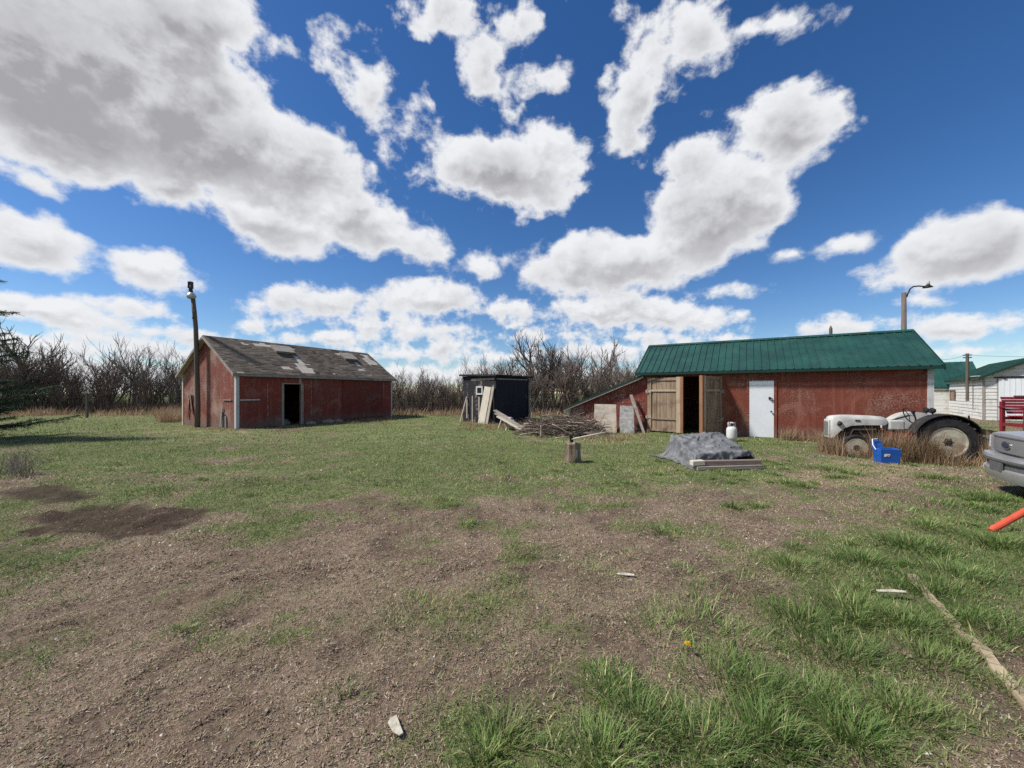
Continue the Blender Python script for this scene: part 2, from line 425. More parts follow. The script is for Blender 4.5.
# ------------------------------------------------------------------ blades
def blades(P, H, W, az, lean, curve, C, seg=3):
    """ribbon blades; P (n,2) H W az lean curve (n,) C (n,3)"""
    n = len(P); z0 = height(P[:, 0], P[:, 1]) - .006
    side = np.stack([-np.sin(az + rng.uniform(-.9, .9, n)), np.cos(az + rng.uniform(-.9, .9, n)), np.zeros(n)], 1)
    d = np.stack([np.cos(az), np.sin(az)], 1)
    rows = []
    for k in range(seg + 1):
        t = k / seg
        ang = lean + curve * t
        # integrate the arc
        hor = H * (np.sin(lean + curve * t * .5)) * t; ver = H * (np.cos(lean + curve * t * .5)) * t
        c = np.stack([P[:, 0] + d[:, 0] * hor, P[:, 1] + d[:, 1] * hor, z0 + np.maximum(ver, .004)], 1)
        w = W * (1 - t ** 1.6) * .5
        if k < seg: rows += [c - side * w[:, None], c + side * w[:, None]]
        else: rows += [c]
    nv = 2 * seg + 1
    V = np.stack(rows, 1).reshape(-1, 3)
    base = (np.arange(n) * nv)[:, None]
    tr = []
    for k in range(seg - 1):
        a = 2 * k; tr += [[a, a + 1, a + 3], [a, a + 3, a + 2]]
    a = 2 * (seg - 1); tr += [[a, a + 1, a + 2]]
    T = (base[:, :, None] + np.array(tr)[None]).reshape(-1, 3)
    shade = np.repeat(C[:, None, :], nv, 1).reshape(-1, 3)
    return V, T, shade
def merge(parts):
    V = []; T = []; C = []; o = 0
    for v, t, c in parts: V.append(v); T.append(t + o); C.append(c); o += len(v)
    return np.concatenate(V), np.concatenate(T), np.concatenate(C)
def scatter(n, y0, y1, pad=1.15, power=1.0):
    """points in the ground wedge in front of the eye, a bit wider than the picture"""
    Y = (y0 ** power + rng.random(n) * (y1 ** power - y0 ** power)) ** (1 / power)
    X = (rng.random(n) * 2 - 1) * 1.333 * pad * Y + rng.normal(0, .2, n)
    return X, Y
def green(n, X, Y, dry=None):
    m = rng.random(n)[:, None]; big = (.5 * fbm(X * .8, Y * .8, 3, 91) + .5 * fbm(X * 3.1, Y * 3.1, 3, 93))[:, None]
    a = np.array([.075, .145, .034]); b = np.array([.225, .292, .092]); y = np.array([.40, .35, .19])
    c = a + (b - a) * np.clip(.45 * m + 1.5 * (big - .33), 0, 1)
    st = (rng.random(n) < .16)[:, None] if dry is None else (rng.random(n) < dry)[:, None]
    c = np.where(st, y * (.7 + .6 * rng.random(n)[:, None]), c)
    return c * (.8 + .4 * rng.random(n)[:, None])
def make_grass():
    parts = []
    for n, y0, y1, h0, h1, w, seg, pw in [(330000, 1.2, 5.5, .022, .060, .0042, 2, 1.4), (260000, 5.5, 12, .025, .065, .0075, 2, 1.6), (230000, 12, 34, .03, .085, .018, 2, 1.6)]:
        X, Y = scatter(n, y0, y1, 1.15, pw)
        D = density(X, Y); S = soil(X, Y); dr = dryness(X, Y)
        p = np.clip((D - .10) * 1.5, .27, 1) * (1 - .97 * np.clip(S * 1.5, 0, 1))
        k = (rng.random(n) < p) & ~blocked(X, Y); X, Y, D, dr = X[k], Y[k], D[k], dr[k]; m = len(X)
        H = (h0 + (h1 - h0) * rng.random(m)) * (.45 + .75 * D) * (.45 + 1.1 * fbm(X * 2.6, Y * 2.6, 3, 55))
        C = green(m, X, Y, np.clip(.14 + .65 * dr + .35 * (1 - D), 0, .9))
        parts.append(blades(np.stack([X, Y], 1), H, w * (.7 + .6 * rng.random(m)), rng.uniform(0, 6.28, m), rng.uniform(.05, .9, m), rng.uniform(.1, .9, m), C, seg))
    # tufts
    T = []
    for px, py, r, h in [(500, 742, .13, .17), (480, 760, .09, .13), (655, 628, .17, .15), (690, 622, .22, .17), (735, 640, .2, .16), (715, 672, .2, .19), (760, 690, .2, .2), (612, 690, .2, .13), (640, 720, .2, .13),
                         (700, 745, .22, .17), (760, 735, .2, .18), (600, 755, .2, .14), (850, 735, .2, .17), (900, 715, .18, .17), (820, 700, .2, .15), (850, 610, .26, .2), (800, 620, .24, .18), (900, 625, .22, .19), (845, 655, .25, .18),
                         (790, 565, .25, .14), (745, 585, .22, .12), (700, 598, .2, .11), (860, 560, .3, .15), (910, 545, .3, .16), (960, 575, .3, .18), (1000, 545, .3, .18), (975, 620, .25, .17), (1010, 640, .2, .17), (930, 660, .2, .15), (940, 590, .25, .16),
                         (412, 608, .22, .10), (395, 625, .12, .07), (345, 697, .10, .08), (590, 572, .22, .09), (682, 572, .18, .09), (625, 555, .2, .07), (530, 555, .25, .07), (480, 610, .2, .06), (450, 640, .2, .05), (205, 535, .3, .08), (165, 490, .5, .10), (260, 480, .5, .08), (60, 565, .4, .08), (30, 590, .4, .08), (660, 530, .3, .08),
                         (925, 592, .12, .12), (952, 615, .10, .12), (938, 620, .10, .12), (985, 648, .1, .11), (968, 650, .10, .11), (1010, 690, .1, .10), (912, 580, .12, .12), (935, 505, .4, .13), (890, 510, .35, .12), (830, 470, .5, .14), (935, 478, .4, .14), (990, 500, .4, .15), (180, 630, .12, .06), (210, 640, .12, .05), (290, 640, .12, .05), (560, 600, .2, .05)]:
        x, y = G(px, py); T.append((x, y, r, h))
    for _ in range(420):
        X, Y = scatter(1, 1.4, 9, 1.15, 1.6); x, y = float(X[0]), float(Y[0]); u, v = to_px(X, Y)
        d = float(density(X, Y)[0])
        if d < .62 or (u[0] < 560 and random.random() < .85): continue
        T.append((x, y, random.uniform(.06, .2), random.uniform(.06, .15) * (1.15 if u[0] > 640 else .6)))
    for x, y, r, h in T:
        if bool(blocked(np.array([x]), np.array([y]))[0]): continue
        n = int(min(760, (170 + 2100 * r * r * 4) * (1.0 if y < 4 else .6)))
        if float(density(np.array([x]), np.array([y]))[0]) < .38: n = int(n * .55); r *= 1.3
        rr = r * np.sqrt(rng.random(n)) * (1 + .3 * rng.normal(size=n)); a = rng.uniform(0, 6.28, n)
        X = x + rr * np.cos(a) * 1.15; Y = y + rr * np.sin(a)
        H = .86 * h * (.4 + .85 * rng.random(n)) * np.clip(1.15 - .45 * rr / r, .5, 1.2)
        az = a + rng.normal(0, .7, n); lean = np.clip(.12 + .55 * rr / r + rng.normal(0, .18, n), 0, 1.3)
        C = green(n, X, Y, .13) * np.array([.98, 1.03, .92]); hue = random.uniform(.8, 1.2); C = C * hue
        w = (.0046 if y < 4 else .008) * (.7 + .7 * rng.random(n))
        parts.append(blades(np.stack([X, Y], 1), H, w, az, lean, rng.uniform(.35, 1.35, n), C, 4 if y < 4.5 else 3))
    V, Tt, C = merge(parts)
    o = np_mesh('grass', V, Tt, MAT['blade'], C)
    tag(o, 'short green yard grass with longer clumps', 'grass', None, 'stuff')
make_grass()
def make_litter():
    """dead straw, wood chips and clippings lying on the bare ground"""
    parts = []
    for n, y0, y1, L, W in [(200000, 1.2, 3.6, .020, .0036), (130000, 3.2, 7, .030, .0062), (110000, 6.5, 14, .05, .011)]:
        X, Y = scatter(n, y0, y1, 1.15, 1.3)
        D = density(X, Y); k = (rng.random(n) < np.clip(1.25 - D, .12, 1) * (1 - .8 * soil(X, Y))) & ~blocked(X, Y)
        X, Y = X[k], Y[k]; m = len(X)
        pal = np.array([[.38, .295, .205], [.30, .215, .152], [.20, .138, .098], [.48, .40, .30], [.24, .23, .11], [.115, .08, .058], [.56, .50, .41]])
        C = pal[rng.choice(7, m, p=[.18, .24, .22, .09, .14, .11, .02])] * (.75 + .5 * rng.random(m))[:, None]
        H = L * (.35 + 1.3 * rng.random(m) ** 2)
        parts.append(blades(np.stack([X, Y], 1), H, W * (.6 + 1.1 * rng.random(m)), rng.uniform(0, 6.28, m), rng.uniform(.75, 1.5, m), rng.uniform(-.1, .35, m), C, 2))
    V, T, C = merge(parts); V[:, 2] += .004
    tag(np_mesh('dead_straw', V, T, MAT['litter'], C), 'dead straw and wood chips over bare dirt', 'straw', None, 'stuff')
make_litter()
def make_crumbs():
    """clods and small stones of the bare ground"""
    Vs = []; Ts = []; Cs = []; o = 0
    tet = np.array([[1, 0, -.3], [-.5, .87, -.3], [-.5, -.87, -.3], [.1, .05, .8], [-.35, .3, .55]]); fc = np.array([[0, 1, 3], [1, 4, 3], [1, 2, 4], [2, 3, 4], [2, 0, 3]])
    for n, y0, y1, r0 in [(70000, 1.2, 3.6, .0042), (50000, 3.4, 7.5, .0075), (26000, 7, 13, .013)]:
        X, Y = scatter(n, y0, y1, 1.15, 1.3); D = density(X, Y); k = (rng.random(n) < np.clip(1.0 - D * 1.35, 0, 1) * (1 - soil(X, Y))) & ~blocked(X, Y); X, Y = X[k], Y[k]; m = len(X)
        S = r0 * (.5 + 2.2 * rng.random(m) ** 4); Z = height(X, Y); a = rng.uniform(0, 6.28, m)
        P = np.repeat(tet[None], m, 0) * S[:, None, None] * rng.uniform(.65, 1.35, (m, 5, 3)); c, s = np.cos(a)[:, None], np.sin(a)[:, None]
        P = np.stack([P[:, :, 0] * c - P[:, :, 1] * s, P[:, :, 0] * s + P[:, :, 1] * c, P[:, :, 2]], -1) + np.stack([X, Y, Z + .002], 1)[:, None]
        pal = np.array([[.23, .165, .115], [.31, .24, .18], [.13, .09, .065], [.38, .33, .27], [.52, .48, .42]]); C = pal[rng.choice(5, m, p=[.37, .29, .25, .075, .015])] * (.75 + .5 * rng.random(m))[:, None]
        Vs.append(P.reshape(-1, 3)); Ts.append((np.arange(m)[:, None, None] * 5 + fc[None]).reshape(-1, 3) + o); Cs.append(np.repeat(C, 5, 0)); o += m * 5
    tag(np_mesh('gravel', np.concatenate(Vs), np.concatenate(Ts), MAT['litter'], np.concatenate(Cs)), 'clods and small pale stones on the bare dirt', 'gravel', None, 'stuff')
make_crumbs()
def make_dry_weeds():
    parts = []
    def clump(x, y, r, h, n, w=.008, lean=.25, stretch=1.0):
        a = rng.uniform(0, 6.28, n); rr = r * np.sqrt(rng.random(n)); X = x + rr * np.cos(a) * stretch; Y = y + rr * np.sin(a)
        k = ~blocked(X, Y); X, Y = X[k], Y[k]; n = len(X)
        if n == 0: return
        c1 = np.array([.46, .34, .21]); c2 = np.array([.27, .175, .105]); m = rng.random(n)[:, None]
        C = (c1 + (c2 - c1) * m) * (.7 + .6 * rng.random(n)[:, None])
        parts.append(blades(np.stack([X, Y], 1), h * (.4 + .75 * rng.random(n)), w * (.5 + rng.random(n)), rng.uniform(0, 6.28, n), np.abs(rng.normal(0, lean, n)), rng.uniform(0, .8, n), C, 3))
    # round the tractor (camera side), along the barn foot, by the panels, the shed end, the thicket edge
    h = (-.94, .342); l = (-.342, -.94)
    for _ in range(70):
        t = random.uniform(-1.6, 2.6); o = random.uniform(.35, 1.05)
        if .55 < t < .95 and o > .6: continue
        clump(11.27 + h[0] * t + l[0] * o, 10.42 + h[1] * t + l[1] * o, .16, random.uniform(.28, .5) if (-.55 < t < .5 or 1.4 < t < 2.2) else random.uniform(.35, .75), 70, .009, .22)
    for _ in range(58):
        t = random.choice([random.uniform(.25, .9), random.uniform(.25, .62), random.uniform(-1.2, -.5), random.uniform(.9, 1.5)])
        clump(11.27 + h[0] * t + l[0] * .8, 10.42 + h[1] * t + l[1] * .8, .16, random.uniform(.45, 1.0), 80, .009, .2)
    c, s = math.cos(-.55), math.sin(-.55)
    for _ in range(110):
        lx = random.uniform(4.6, 8.3) if random.random() < .75 else random.uniform(-3.2, .2); ly = -random.uniform(.02, .5)
        clump(5.4 + c * lx - s * ly, 15.6 + s * lx + c * ly, .14, random.uniform(.12, .5 if lx > 4 else .3), 50, .010, .3)
    for _ in range(40):
        x, y = G(random.uniform(585, 645), random.uniform(433, 441)); clump(x, y, .2, random.uniform(.08, .2), 45, .010, .6)
    for _ in range(60):
        x, y = G(random.uniform(160, 196), random.uniform(414, 423)); clump(x, y, .35, random.uniform(.25, .95), 60, .014, .4)
    for _ in range(40):
        x, y = G(random.uniform(200, 300), random.uniform(426, 432)); clump(x, y, .3, random.uniform(.06, .14), 45, .014, .6)
    for _ in range(70):
        x, y = G(random.uniform(296, 392), random.uniform(418.5, 424)); clump(x, y, .25, random.uniform(.08, .25), 40, .014, .6)
    for _ in range(420):
        X = random.uniform(-46, 16); clump(X, random.uniform(25, 29.5), .6, random.uniform(.2, .75), 34, .028, .4, 1.6)
    for _ in range(70):
        x, y = G(random.uniform(462, 540), random.uniform(421, 430)); clump(x, y, .3, random.uniform(.1, .35), 36, .014, .4)
    V, T, C = merge(parts)
    tag(np_mesh('dry_grass', V, T, MAT['blade'], C), 'tall dry straw-coloured weeds', 'dry grass', None, 'stuff')
make_dry_weeds()
# ------------------------------------------------------------------ red barn with the green metal roof
def ribbed_roof(x0, x1, y0, z0, y1, z1, name, parent, pitch=.23, thick=.045, mat='green_roof'):
    m = MB(); a, b, c, d = (x0, y0, z0), (x1, y0, z0), (x1, y1, z1), (x0, y1, z1)
    flip = y1 < y0
    if flip: m.slab(b, a, d, c, thick)
    else: m.slab(a, b, c, d, thick)
    L = math.hypot(y1 - y0, z1 - z0); ny, nz = -(z1 - z0) / L * (1 if y1 > y0 else -1), abs(y1 - y0) / L
    x = x0 + pitch * .5
    while x < x1:
        o = .010; m.bar((x, y0 + ny * o, z0 + nz * o), (x, y1 + ny * o - .004 * (1 if y1 > y0 else -1), z1 + nz * o), .035, .03, up=(0, ny, nz)); x += pitch
    return m.build(name, mat, parent)
def make_barn():
    cx, cy, a, L, hd = BARN; D = 2 * hd; ze, zr, oh = 2.37, 3.71, .25; sl = (zr - ze) / (hd + oh); zt = zr - sl * hd - .055
    t = thing('barn', 'low red barn with a green metal roof, an open double door and a white door', 'barn', (cx, cy, 0), a)
    m = MB(); B = -.5
    m.box(0, .13, 0, .12, B, zt); m.box(.13, 2.71, 0, .12, 2.20, zt); m.box(2.71, 3.60, 0, .12, B, zt)
    m.box(3.60, 4.34, 0, .12, 2.01, zt); m.box(4.34, L, 0, .12, B, zt); m.box(3.60, 4.34, 0, .12, B, .0)
    m.box(0, L, D - .12, D, B, zt)
    for x0 in (0, L - .12):
        pts = [(.12, B), (D - .12, B), (D - .12, zt + sl * .12), (hd, zr - .06), (.12, zt + sl * .12)]
        n = len(pts); m.add([(x0, y, z) for y, z in pts] + [(x0 + .12, y, z) for y, z in pts], [tuple(range(n)), tuple(range(2 * n - 1, n - 1, -1))] + [(k + n, (k + 1) % n + n, (k + 1) % n, k) for k in range(n)])
    m.build('wall', 'barn_red', t)
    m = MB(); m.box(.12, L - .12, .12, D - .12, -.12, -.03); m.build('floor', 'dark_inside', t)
    ribbed_roof(-.3, L + .17, -oh, ze, hd, zr, 'roof', t)
    ribbed_roof(-.3, L + .17, D + oh, ze, hd + .003, zr, 'roof', t)
    m = MB(); m.slab((-.31, hd - .16, zr - .045), (L + .18, hd - .16, zr - .045), (L + .18, hd, zr + .042), (-.31, hd, zr + .042), .012)
    m.slab((L + .18, hd + .16, zr - .045), (-.31, hd + .16, zr - .045), (-.31, hd + .002, zr + .042), (L + .18, hd + .002, zr + .042), .012); m.build('ridge_cap', 'green_roof', t)
    m = MB(); m.box(-.3, L + .17, -oh - .03, -oh - .004, ze - .10, ze - .012)
    for x0 in (-.325, L + .172):
        m.hexa([(x0, -oh, ze - .13), (x0 + .025, -oh, ze - .13), (x0 + .025, hd, zr - .13), (x0, hd, zr - .13), (x0, -oh, ze + .02), (x0 + .025, -oh, ze + .02), (x0 + .025, hd, zr + .02), (x0, hd, zr + .02)])
        m.hexa([(x0, hd + .003, zr - .13), (x0 + .025, hd + .003, zr - .13), (x0 + .025, D + oh, ze - .13), (x0, D + oh, ze - .13), (x0, hd + .003, zr + .02), (x0 + .025, hd + .003, zr + .02), (x0 + .025, D + oh, ze + .02), (x0, D + oh, ze + .02)])
    m.build('eave_trim', 'green_trim', t)
    m = MB(); m.box(L - .11, L + .025, -.025, -.002, -.4, zt - .03); m.box(L + .002, L + .025, -.002, .15, -.4, zt - .03); m.build('corner_trim', 'trim_grey', t)
    # lean-to on the left end
    lx = -3.27
    m = MB(); p = [(lx, B), (-.003, B), (-.003, 2.24), (lx, .90)]; m.prism(p, .02, .12); m.box(lx, lx + .1, .123, D - .2, B, .90); m.prism(p, D - .2, D - .1); m.build('lean_to_wall', 'lean_red', t)
    m = MB(); m.slab((-3.52, -.2, .845), (-.004, -.2, 2.29), (-.004, D, 2.29), (-3.52, D, .845), .04)
    y = 0.0
    while y < D:
        m.bar((-3.52, y, .857), (-.01, y, 2.30), .035, .03); y += .23
    m.build('lean_to_roof', 'green_roof', t)
    m = MB(); m.bar((-3.50, -.19, .775), (-.02, -.19, 2.205), .03, .07, up=(-.38, 0, .92)); m.build('lean_to_fascia', 'frame_grey', t)
    m = MB(); m.bar((-3.52, -.216, .835), (-.02, -.216, 2.275), .02, .06, up=(-.38, 0, .92)); m.build('lean_to_edge', 'green_trim', t)
    m = MB(); m.box(lx - .08, lx + .04, -.03, .017, .35, .84); m.build('lean_to_post', 'trim_grey', t)
    # double door
    def leaf(sx, hx, rot, lab):
        m = MB(); x0, x1 = (0, 1.27) if sx > 0 else (-1.27, 0); n = 7
        for i in range(n):
            w = (x1 - x0) / n; m.box(x0 + i * w + .003, x0 + (i + 1) * w - .003, -.02 - .004 * (i % 2), .03, .05, 2.17 - .01 * (i % 3))
        d = m.build('door', 'door_wood', t, loc=(hx, -.04, 0), rot=(0, 0, rot), label=lab)
        fr = x1 if sx > 0 else x0; hg = x0 if sx > 0 else x1
        m = MB(); e = .15 * sx
        m.box(min(fr, fr - e), max(fr, fr - e), -.062, -.028, .04, 2.18); m.build('stile', 'door_stile', d)
        m = MB(); m.box(min(hg, hg + e), max(hg, hg + e), -.062, -.028, .04, 2.18); m.build('stile', 'door_wood', d)
        m = MB(); m.box(min(fr + .002 * sx, fr + .10 * sx), max(fr + .002 * sx, fr + .10 * sx), -.075, .04, .04, 2.18); m.build('edge_board', 'door_brown', d)
        for z, mt in ((2.05, 'door_wood'), (1.62, 'door_stile'), (.52, 'door_wood'), (.06, 'door_wood')):
            m = MB(); a0, a1 = sorted((hg + e, fr - e)); m.box(a0 + .003, a1 - .003, -.06, -.028, z, z + (.11 if z > 2 else .075)); m.build('rail', mt, d)
        for z in (1.62, .60):
            m = MB(); a0, a1 = sorted((hg - .07 * sx, hg + .16 * sx)); m.box(a0, a1, -.08, -.066, z - .05, z + .05); m.box(hg - .02, hg + .02, -.095, -.081, z - .09, z + .09); m.build('hinge', 'grey_wood_z', d, bevel=.01)
    leaf(1, .13, R(-10), 'weathered barn door leaf standing slightly ajar')
    leaf(-1, 2.71, R(66), 'weathered barn door leaf swung open')
    m = MB(); m.box(3.605, 4.335, -.022, .05, .012, 2.0); d = m.build('door', 'white_door', t, bevel=.006, label='plain white steel door')
    m = MB(); m.lathe([(.0, -.09), (.028, -.085), (.03, -.06), (.012, -.05), (.012, -.024)], 12, Matrix.Translation((4.255, 0, .92)) @ Matrix.Rotation(R(-90), 4, 'X') @ Matrix.Scale(-1, 4, (0, 0, 1)) if False else Matrix.Translation((4.255, -.0, .92)) @ Matrix(((1, 0, 0, 0), (0, 0, 1, 0), (0, 1, 0, 0), (0, 0, 0, 1)))); m.build('door_knob', 'black_metal', d)
    m = MB(); m.tube([(4.20, -.03, 1.38), (4.20, -.06, 1.40), (4.29, -.06, 1.38), (4.29, -.05, 1.29), (4.25, -.04, 1.28)], .016, 6); m.box(4.18, 4.23, -.05, -.0225, 1.34, 1.43); m.build('latch', 'black_metal', d)
    m = MB(); m.box(3.52, 3.60, -.03, -.002, -.05, 2.10); m.box(4.34, 4.42, -.03, -.002, -.05, 2.10); m.box(3.603, 4.337, -.03, -.002, 2.012, 2.10); m.build('door_frame', 'barn_red', t)
make_barn()

# ------------------------------------------------------------------ red shed with the worn shingle roof
def make_shed():
    cx, cy, a, L, hd = SHED; D = 2 * hd; ze, zr, oh = 2.40, 4.16, .18; sl = (zr - ze) / (hd + oh); zt = zr - sl * hd - .07; B = -.4
    t = thing('shed', 'red wooden shed with a patched grey shingle roof and a dark open doorway', 'shed', (cx, cy, 0), a)
    m = MB()
    m.box(0, 2.03, 0, .1, B, zt); m.box(2.03, 2.86, 0, .1, 1.97, zt); m.box(2.86, L, 0, .1, B, zt); m.box(0, L, D - .1, D, B, zt); m.build('wall', 'shed_red', t)
    for x0 in (0, L - .1):
        m = MB(); pts = [(.1, B), (D - .1, B), (D - .1, zt + sl * .1), (hd, zr - .08), (.1, zt + sl * .1)]; n = 5
        m.add([(x0, y, z) for y, z in pts] + [(x0 + .1, y, z) for y, z in pts], [tuple(range(n)), tuple(range(2 * n - 1, n - 1, -1))] + [(k + n, (k + 1) % n + n, (k + 1) % n, k) for k in range(n)])
        m.build('gable_wall', 'shed_gable', t)
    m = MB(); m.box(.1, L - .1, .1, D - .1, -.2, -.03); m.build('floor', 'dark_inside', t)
    m = MB(); m.slab((-oh, -oh, ze), (L + oh, -oh, ze), (L + oh, hd, zr), (-oh, hd, zr), .05); m.slab((L + oh, D + oh, ze), (-oh, D + oh, ze), (-oh, hd + .002, zr), (L + oh, hd + .002, zr), .05)
    roof = m.build('roof', 'roof_boards', t)
    # shingles, laid course by course; bare patches where the photograph shows boards
    bare = [(1.2, 3.8, .80, .95), (2.0, 2.8, .14, .27), (2.95, 3.85, .08, .26), (6.0, 7.6, .78, .93), (6.8, 7.3, .24, .38), (3.3, 3.65, .38, .62), (3.0, 3.45, .28, .42), (7.0, 7.4, .42, .6), (4.6, 5.0, .05, .16), (8.2, 8.9, .5, .95)]
    m = MB(); Ls = math.hypot(hd + oh, zr - ze); n = int(Ls / .14)
    for side in (1, -1):
        for i in range(n + 1):
            x = -oh - .02 - random.uniform(0, .2); s0 = i * .14 - .02; s1 = min(s0 + .26, Ls + .01)
            while x < L + oh + .02:
                w = random.choice([.22, .26, .30, .34]); x0 = max(x, -oh - .02); x1 = min(x + w - .008, L + oh + .02); x += w
                if x1 - x0 < .04: continue
                xm = (x0 + x1) / 2; tt = (s0 + s1) / 2 / Ls
                if side > 0 and (random.random() < .022 or any(p[0] < xm < p[1] and p[2] < tt < p[3] and random.random() < .94 for p in bare)): continue
                g = random.gauss(1, .20); nb = float(fbm(np.array([xm * .9]), np.array([tt * 3.]), 3, 5)[0])
                base = np.array([.140, .116, .092]) * g + np.array([.09, .085, .06]) * (nb - .45)
                if random.random() < .05: base = base * 1.9
                m.col = tuple(np.clip(base, .02, .6))
                lift = random.uniform(.010, .024); u0, u1 = s0 / Ls, s1 / Ls
                def pt(xx, u, h):
                    y = -oh + (hd + oh) * u; z = ze + (zr - ze) * u; q = Ls
                    ny, nz = -(zr - ze) / q, (hd + oh) / q; y, z = y + ny * h, z + nz * h
                    return (xx, y, z) if side > 0 else (xx, D - y, z)
                dx = random.uniform(-.006, .006)
                m.hexa([pt(x0, u0, lift - .008), pt(x1, u0 + dx / Ls, lift - .008), pt(x1, u1, .003), pt(x0, u1, .003), pt(x0, u0, lift), pt(x1, u0 + dx / Ls, lift), pt(x1, u1, .009), pt(x0, u1, .009)])
    m.build('shingles', 'shingle', roof)
    def rp(x, u, h):
        q = Ls; return (x, -oh + (hd + oh) * u - (zr - ze) / q * h, ze + (zr - ze) * u + (hd + oh) / q * h)
    for x0, x1, u0, u1 in ((2.55, 3.45, .66, .84), (6.55, 7.35, .62, .82)):
        m = MB(); m.hexa([rp(x0, u0, .03), rp(x1, u0, .03), rp(x1, u1, .03), rp(x0, u1, .03), rp(x0, u0, .13), rp(x1, u0, .13), rp(x1, u1, .11), rp(x0, u1, .11)])
        m.hexa([rp(x0 - .05, u0 - .015, .132), rp(x1 + .05, u0 - .015, .132), rp(x1 + .05, u1 + .01, .112), rp(x0 - .05, u1 + .01, .112), rp(x0 - .05, u0 - .015, .16), rp(x1 + .05, u0 - .015, .16), rp(x1 + .05, u1 + .01, .14), rp(x0 - .05, u1 + .01, .14)])
        m.build('roof_hatch', 'grey_wood', roof)
    m = MB()
    for s in (0, 1):
        y0, y1 = (-oh - .01, hd) if s == 0 else (D + oh + .01, hd + .002)
        for x0 in (-oh - .045, L + oh + .022):
            m.hexa([(x0, y0, ze - .14), (x0 + .022, y0, ze - .14), (x0 + .022, y1, zr - .14), (x0, y1, zr - .14), (x0, y0, ze - .01), (x0 + .022, y0, ze - .01), (x0 + .022, y1, zr - .01), (x0, y1, zr - .01)])
    m.box(-oh, L + oh, -oh - .028, -oh - .004, ze - .12, ze - .015)
    m.build('fascia', 'frame_grey', roof)
    m = MB(); m.box(-.028, .10, -.028, -.003, -.2, zt - .04); m.box(-.028, -.003, -.003, .11, -.2, zt); m.build('corner_trim', 'trim_grey', t)
    m = MB(); m.box(L - .07, L + .02, -.025, -.003, -.2, zt - .05); m.build('corner_trim', 'trim_grey', t)
    m = MB(); m.box(-.025, -.003, D - .10, D + .02, -.2, zt + .02); m.build('corner_trim', 'pale_wood_z', t)
    m = MB(); m.box(1.93, 2.03, -.03, -.003, -.1, 1.98); m.box(1.93, 2.99, -.03, -.003, 1.983, 2.03); m.build('door_frame', 'frame_grey', t)
    m = MB(); m.box(2.86, 2.99, -.045, -.003, -.1, 1.98); m.box(2.76, 2.89, -.04, -.003, 2.034, zt - .06); m.build('door_post', 'frame_grey', t)
    m = MB(); m.box(5.30, 8.10, -.06, -.004, .14, zt - .16); m.box(5.26, 5.30, -.065, -.004, .1, zt - .14); m.build('sliding_door', 'shed_panel', t, label='speckled red sliding door panel')
    m = MB(); m.box(8.10, 8.16, -.07, -.004, .1, zt - .12); m.build('door_batten', 'shed_gable', t)
    for x in (1.28, 3.42):
        for k in range(5): m = MB(); m.box(x, x + .025, -.012, -.003, .5 + k * .33, .5 + k * .33 + random.uniform(.1, .3)); m.build('batten', 'frame_grey', t)
    for x in (3.5, 4.1, 4.7): 
        m = MB(); m.box(x, x + .035, -.014, -.003, .1, zt - .1); m.build('batten', 'shed_red', t)
    m = MB(); m.box(.12, .95, -.05, -.003, 1.23, 1.28); m.build('door_rail', 'trim_grey', t)
    m = MB(); m.box(-.04, -.003, .35, 1.0, 1.23, 1.28); m.build('door_rail', 'frame_grey', t)
    # little hatch in the gable; its shaded opening is a near-black slab on the wall
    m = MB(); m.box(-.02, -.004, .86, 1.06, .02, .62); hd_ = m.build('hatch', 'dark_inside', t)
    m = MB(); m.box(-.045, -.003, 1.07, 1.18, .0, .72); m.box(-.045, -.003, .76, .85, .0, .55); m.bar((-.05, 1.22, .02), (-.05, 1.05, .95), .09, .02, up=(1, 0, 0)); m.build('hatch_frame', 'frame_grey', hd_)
    m = MB(); m.box(-.03, -.004, 3.75, 4.15, .75, 1.45); h2 = m.build('opening_shade', 'dark_inside', t)  # no hole here: a near-black slab paints the shade of a broken opening
    m = MB(); m.bar((-.05, 3.7, .55), (-.05, 3.95, 1.5), .12, .02, up=(1, 0, 0)); m.bar((-.05, 4.2, .4), (-.05, 4.05, 1.3), .1, .02, up=(1, 0, 0)); m.build('loose_board', 'shed_gable', h2)
make_shed()

# rubble at the shed doorway
def lump(name, label, cat, x, y, r, mat, squash=.5, seed=0, group=None):
    m = MB(); rr = random.Random(seed); n = 9; rings = [(0, -.3), (.8, -.25), (1.0, .1), (.72, .55), (.3, .8), (0, .86)]
    m.lathe([(a * r, b * r * squash) for a, b in rings], n)
    m.v = [(px * rr.uniform(.75, 1.3), py * rr.uniform(.75, 1.3), pz * rr.uniform(.8, 1.2)) for px, py, pz in m.v]
    return tag(m.build(name, mat, None, smooth=True, loc=(x, y, hz(x, y))), label, cat, group)
def shed_pt(lx, ly):
    c, s = math.cos(SHED[2]), math.sin(SHED[2]); return SHED[0] + c * lx - s * ly, SHED[1] + s * lx + c * ly
for i, (lx, ly, r) in enumerate([(3.2, -.3, .26), (4.2, -.25, .34), (4.75, -.3, .30)]):
    x, y = shed_pt(lx, ly)
    lump('rubble_heap', ['pale rubble heap right beside the shed door post', 'longest pale rubble heap below the red battens', 'pale rubble heap by the edge of the sliding panel'][i], 'rubble', x, y, r, 'panel_stained', .6, i, 'rubble heaps along the shed foot')
x, y = shed_pt(2.5, .9); lump('straw_heap', 'pale heap lying inside the dark shed doorway', 'heap', x, y, .4, 'panel_stained', .9, 9)

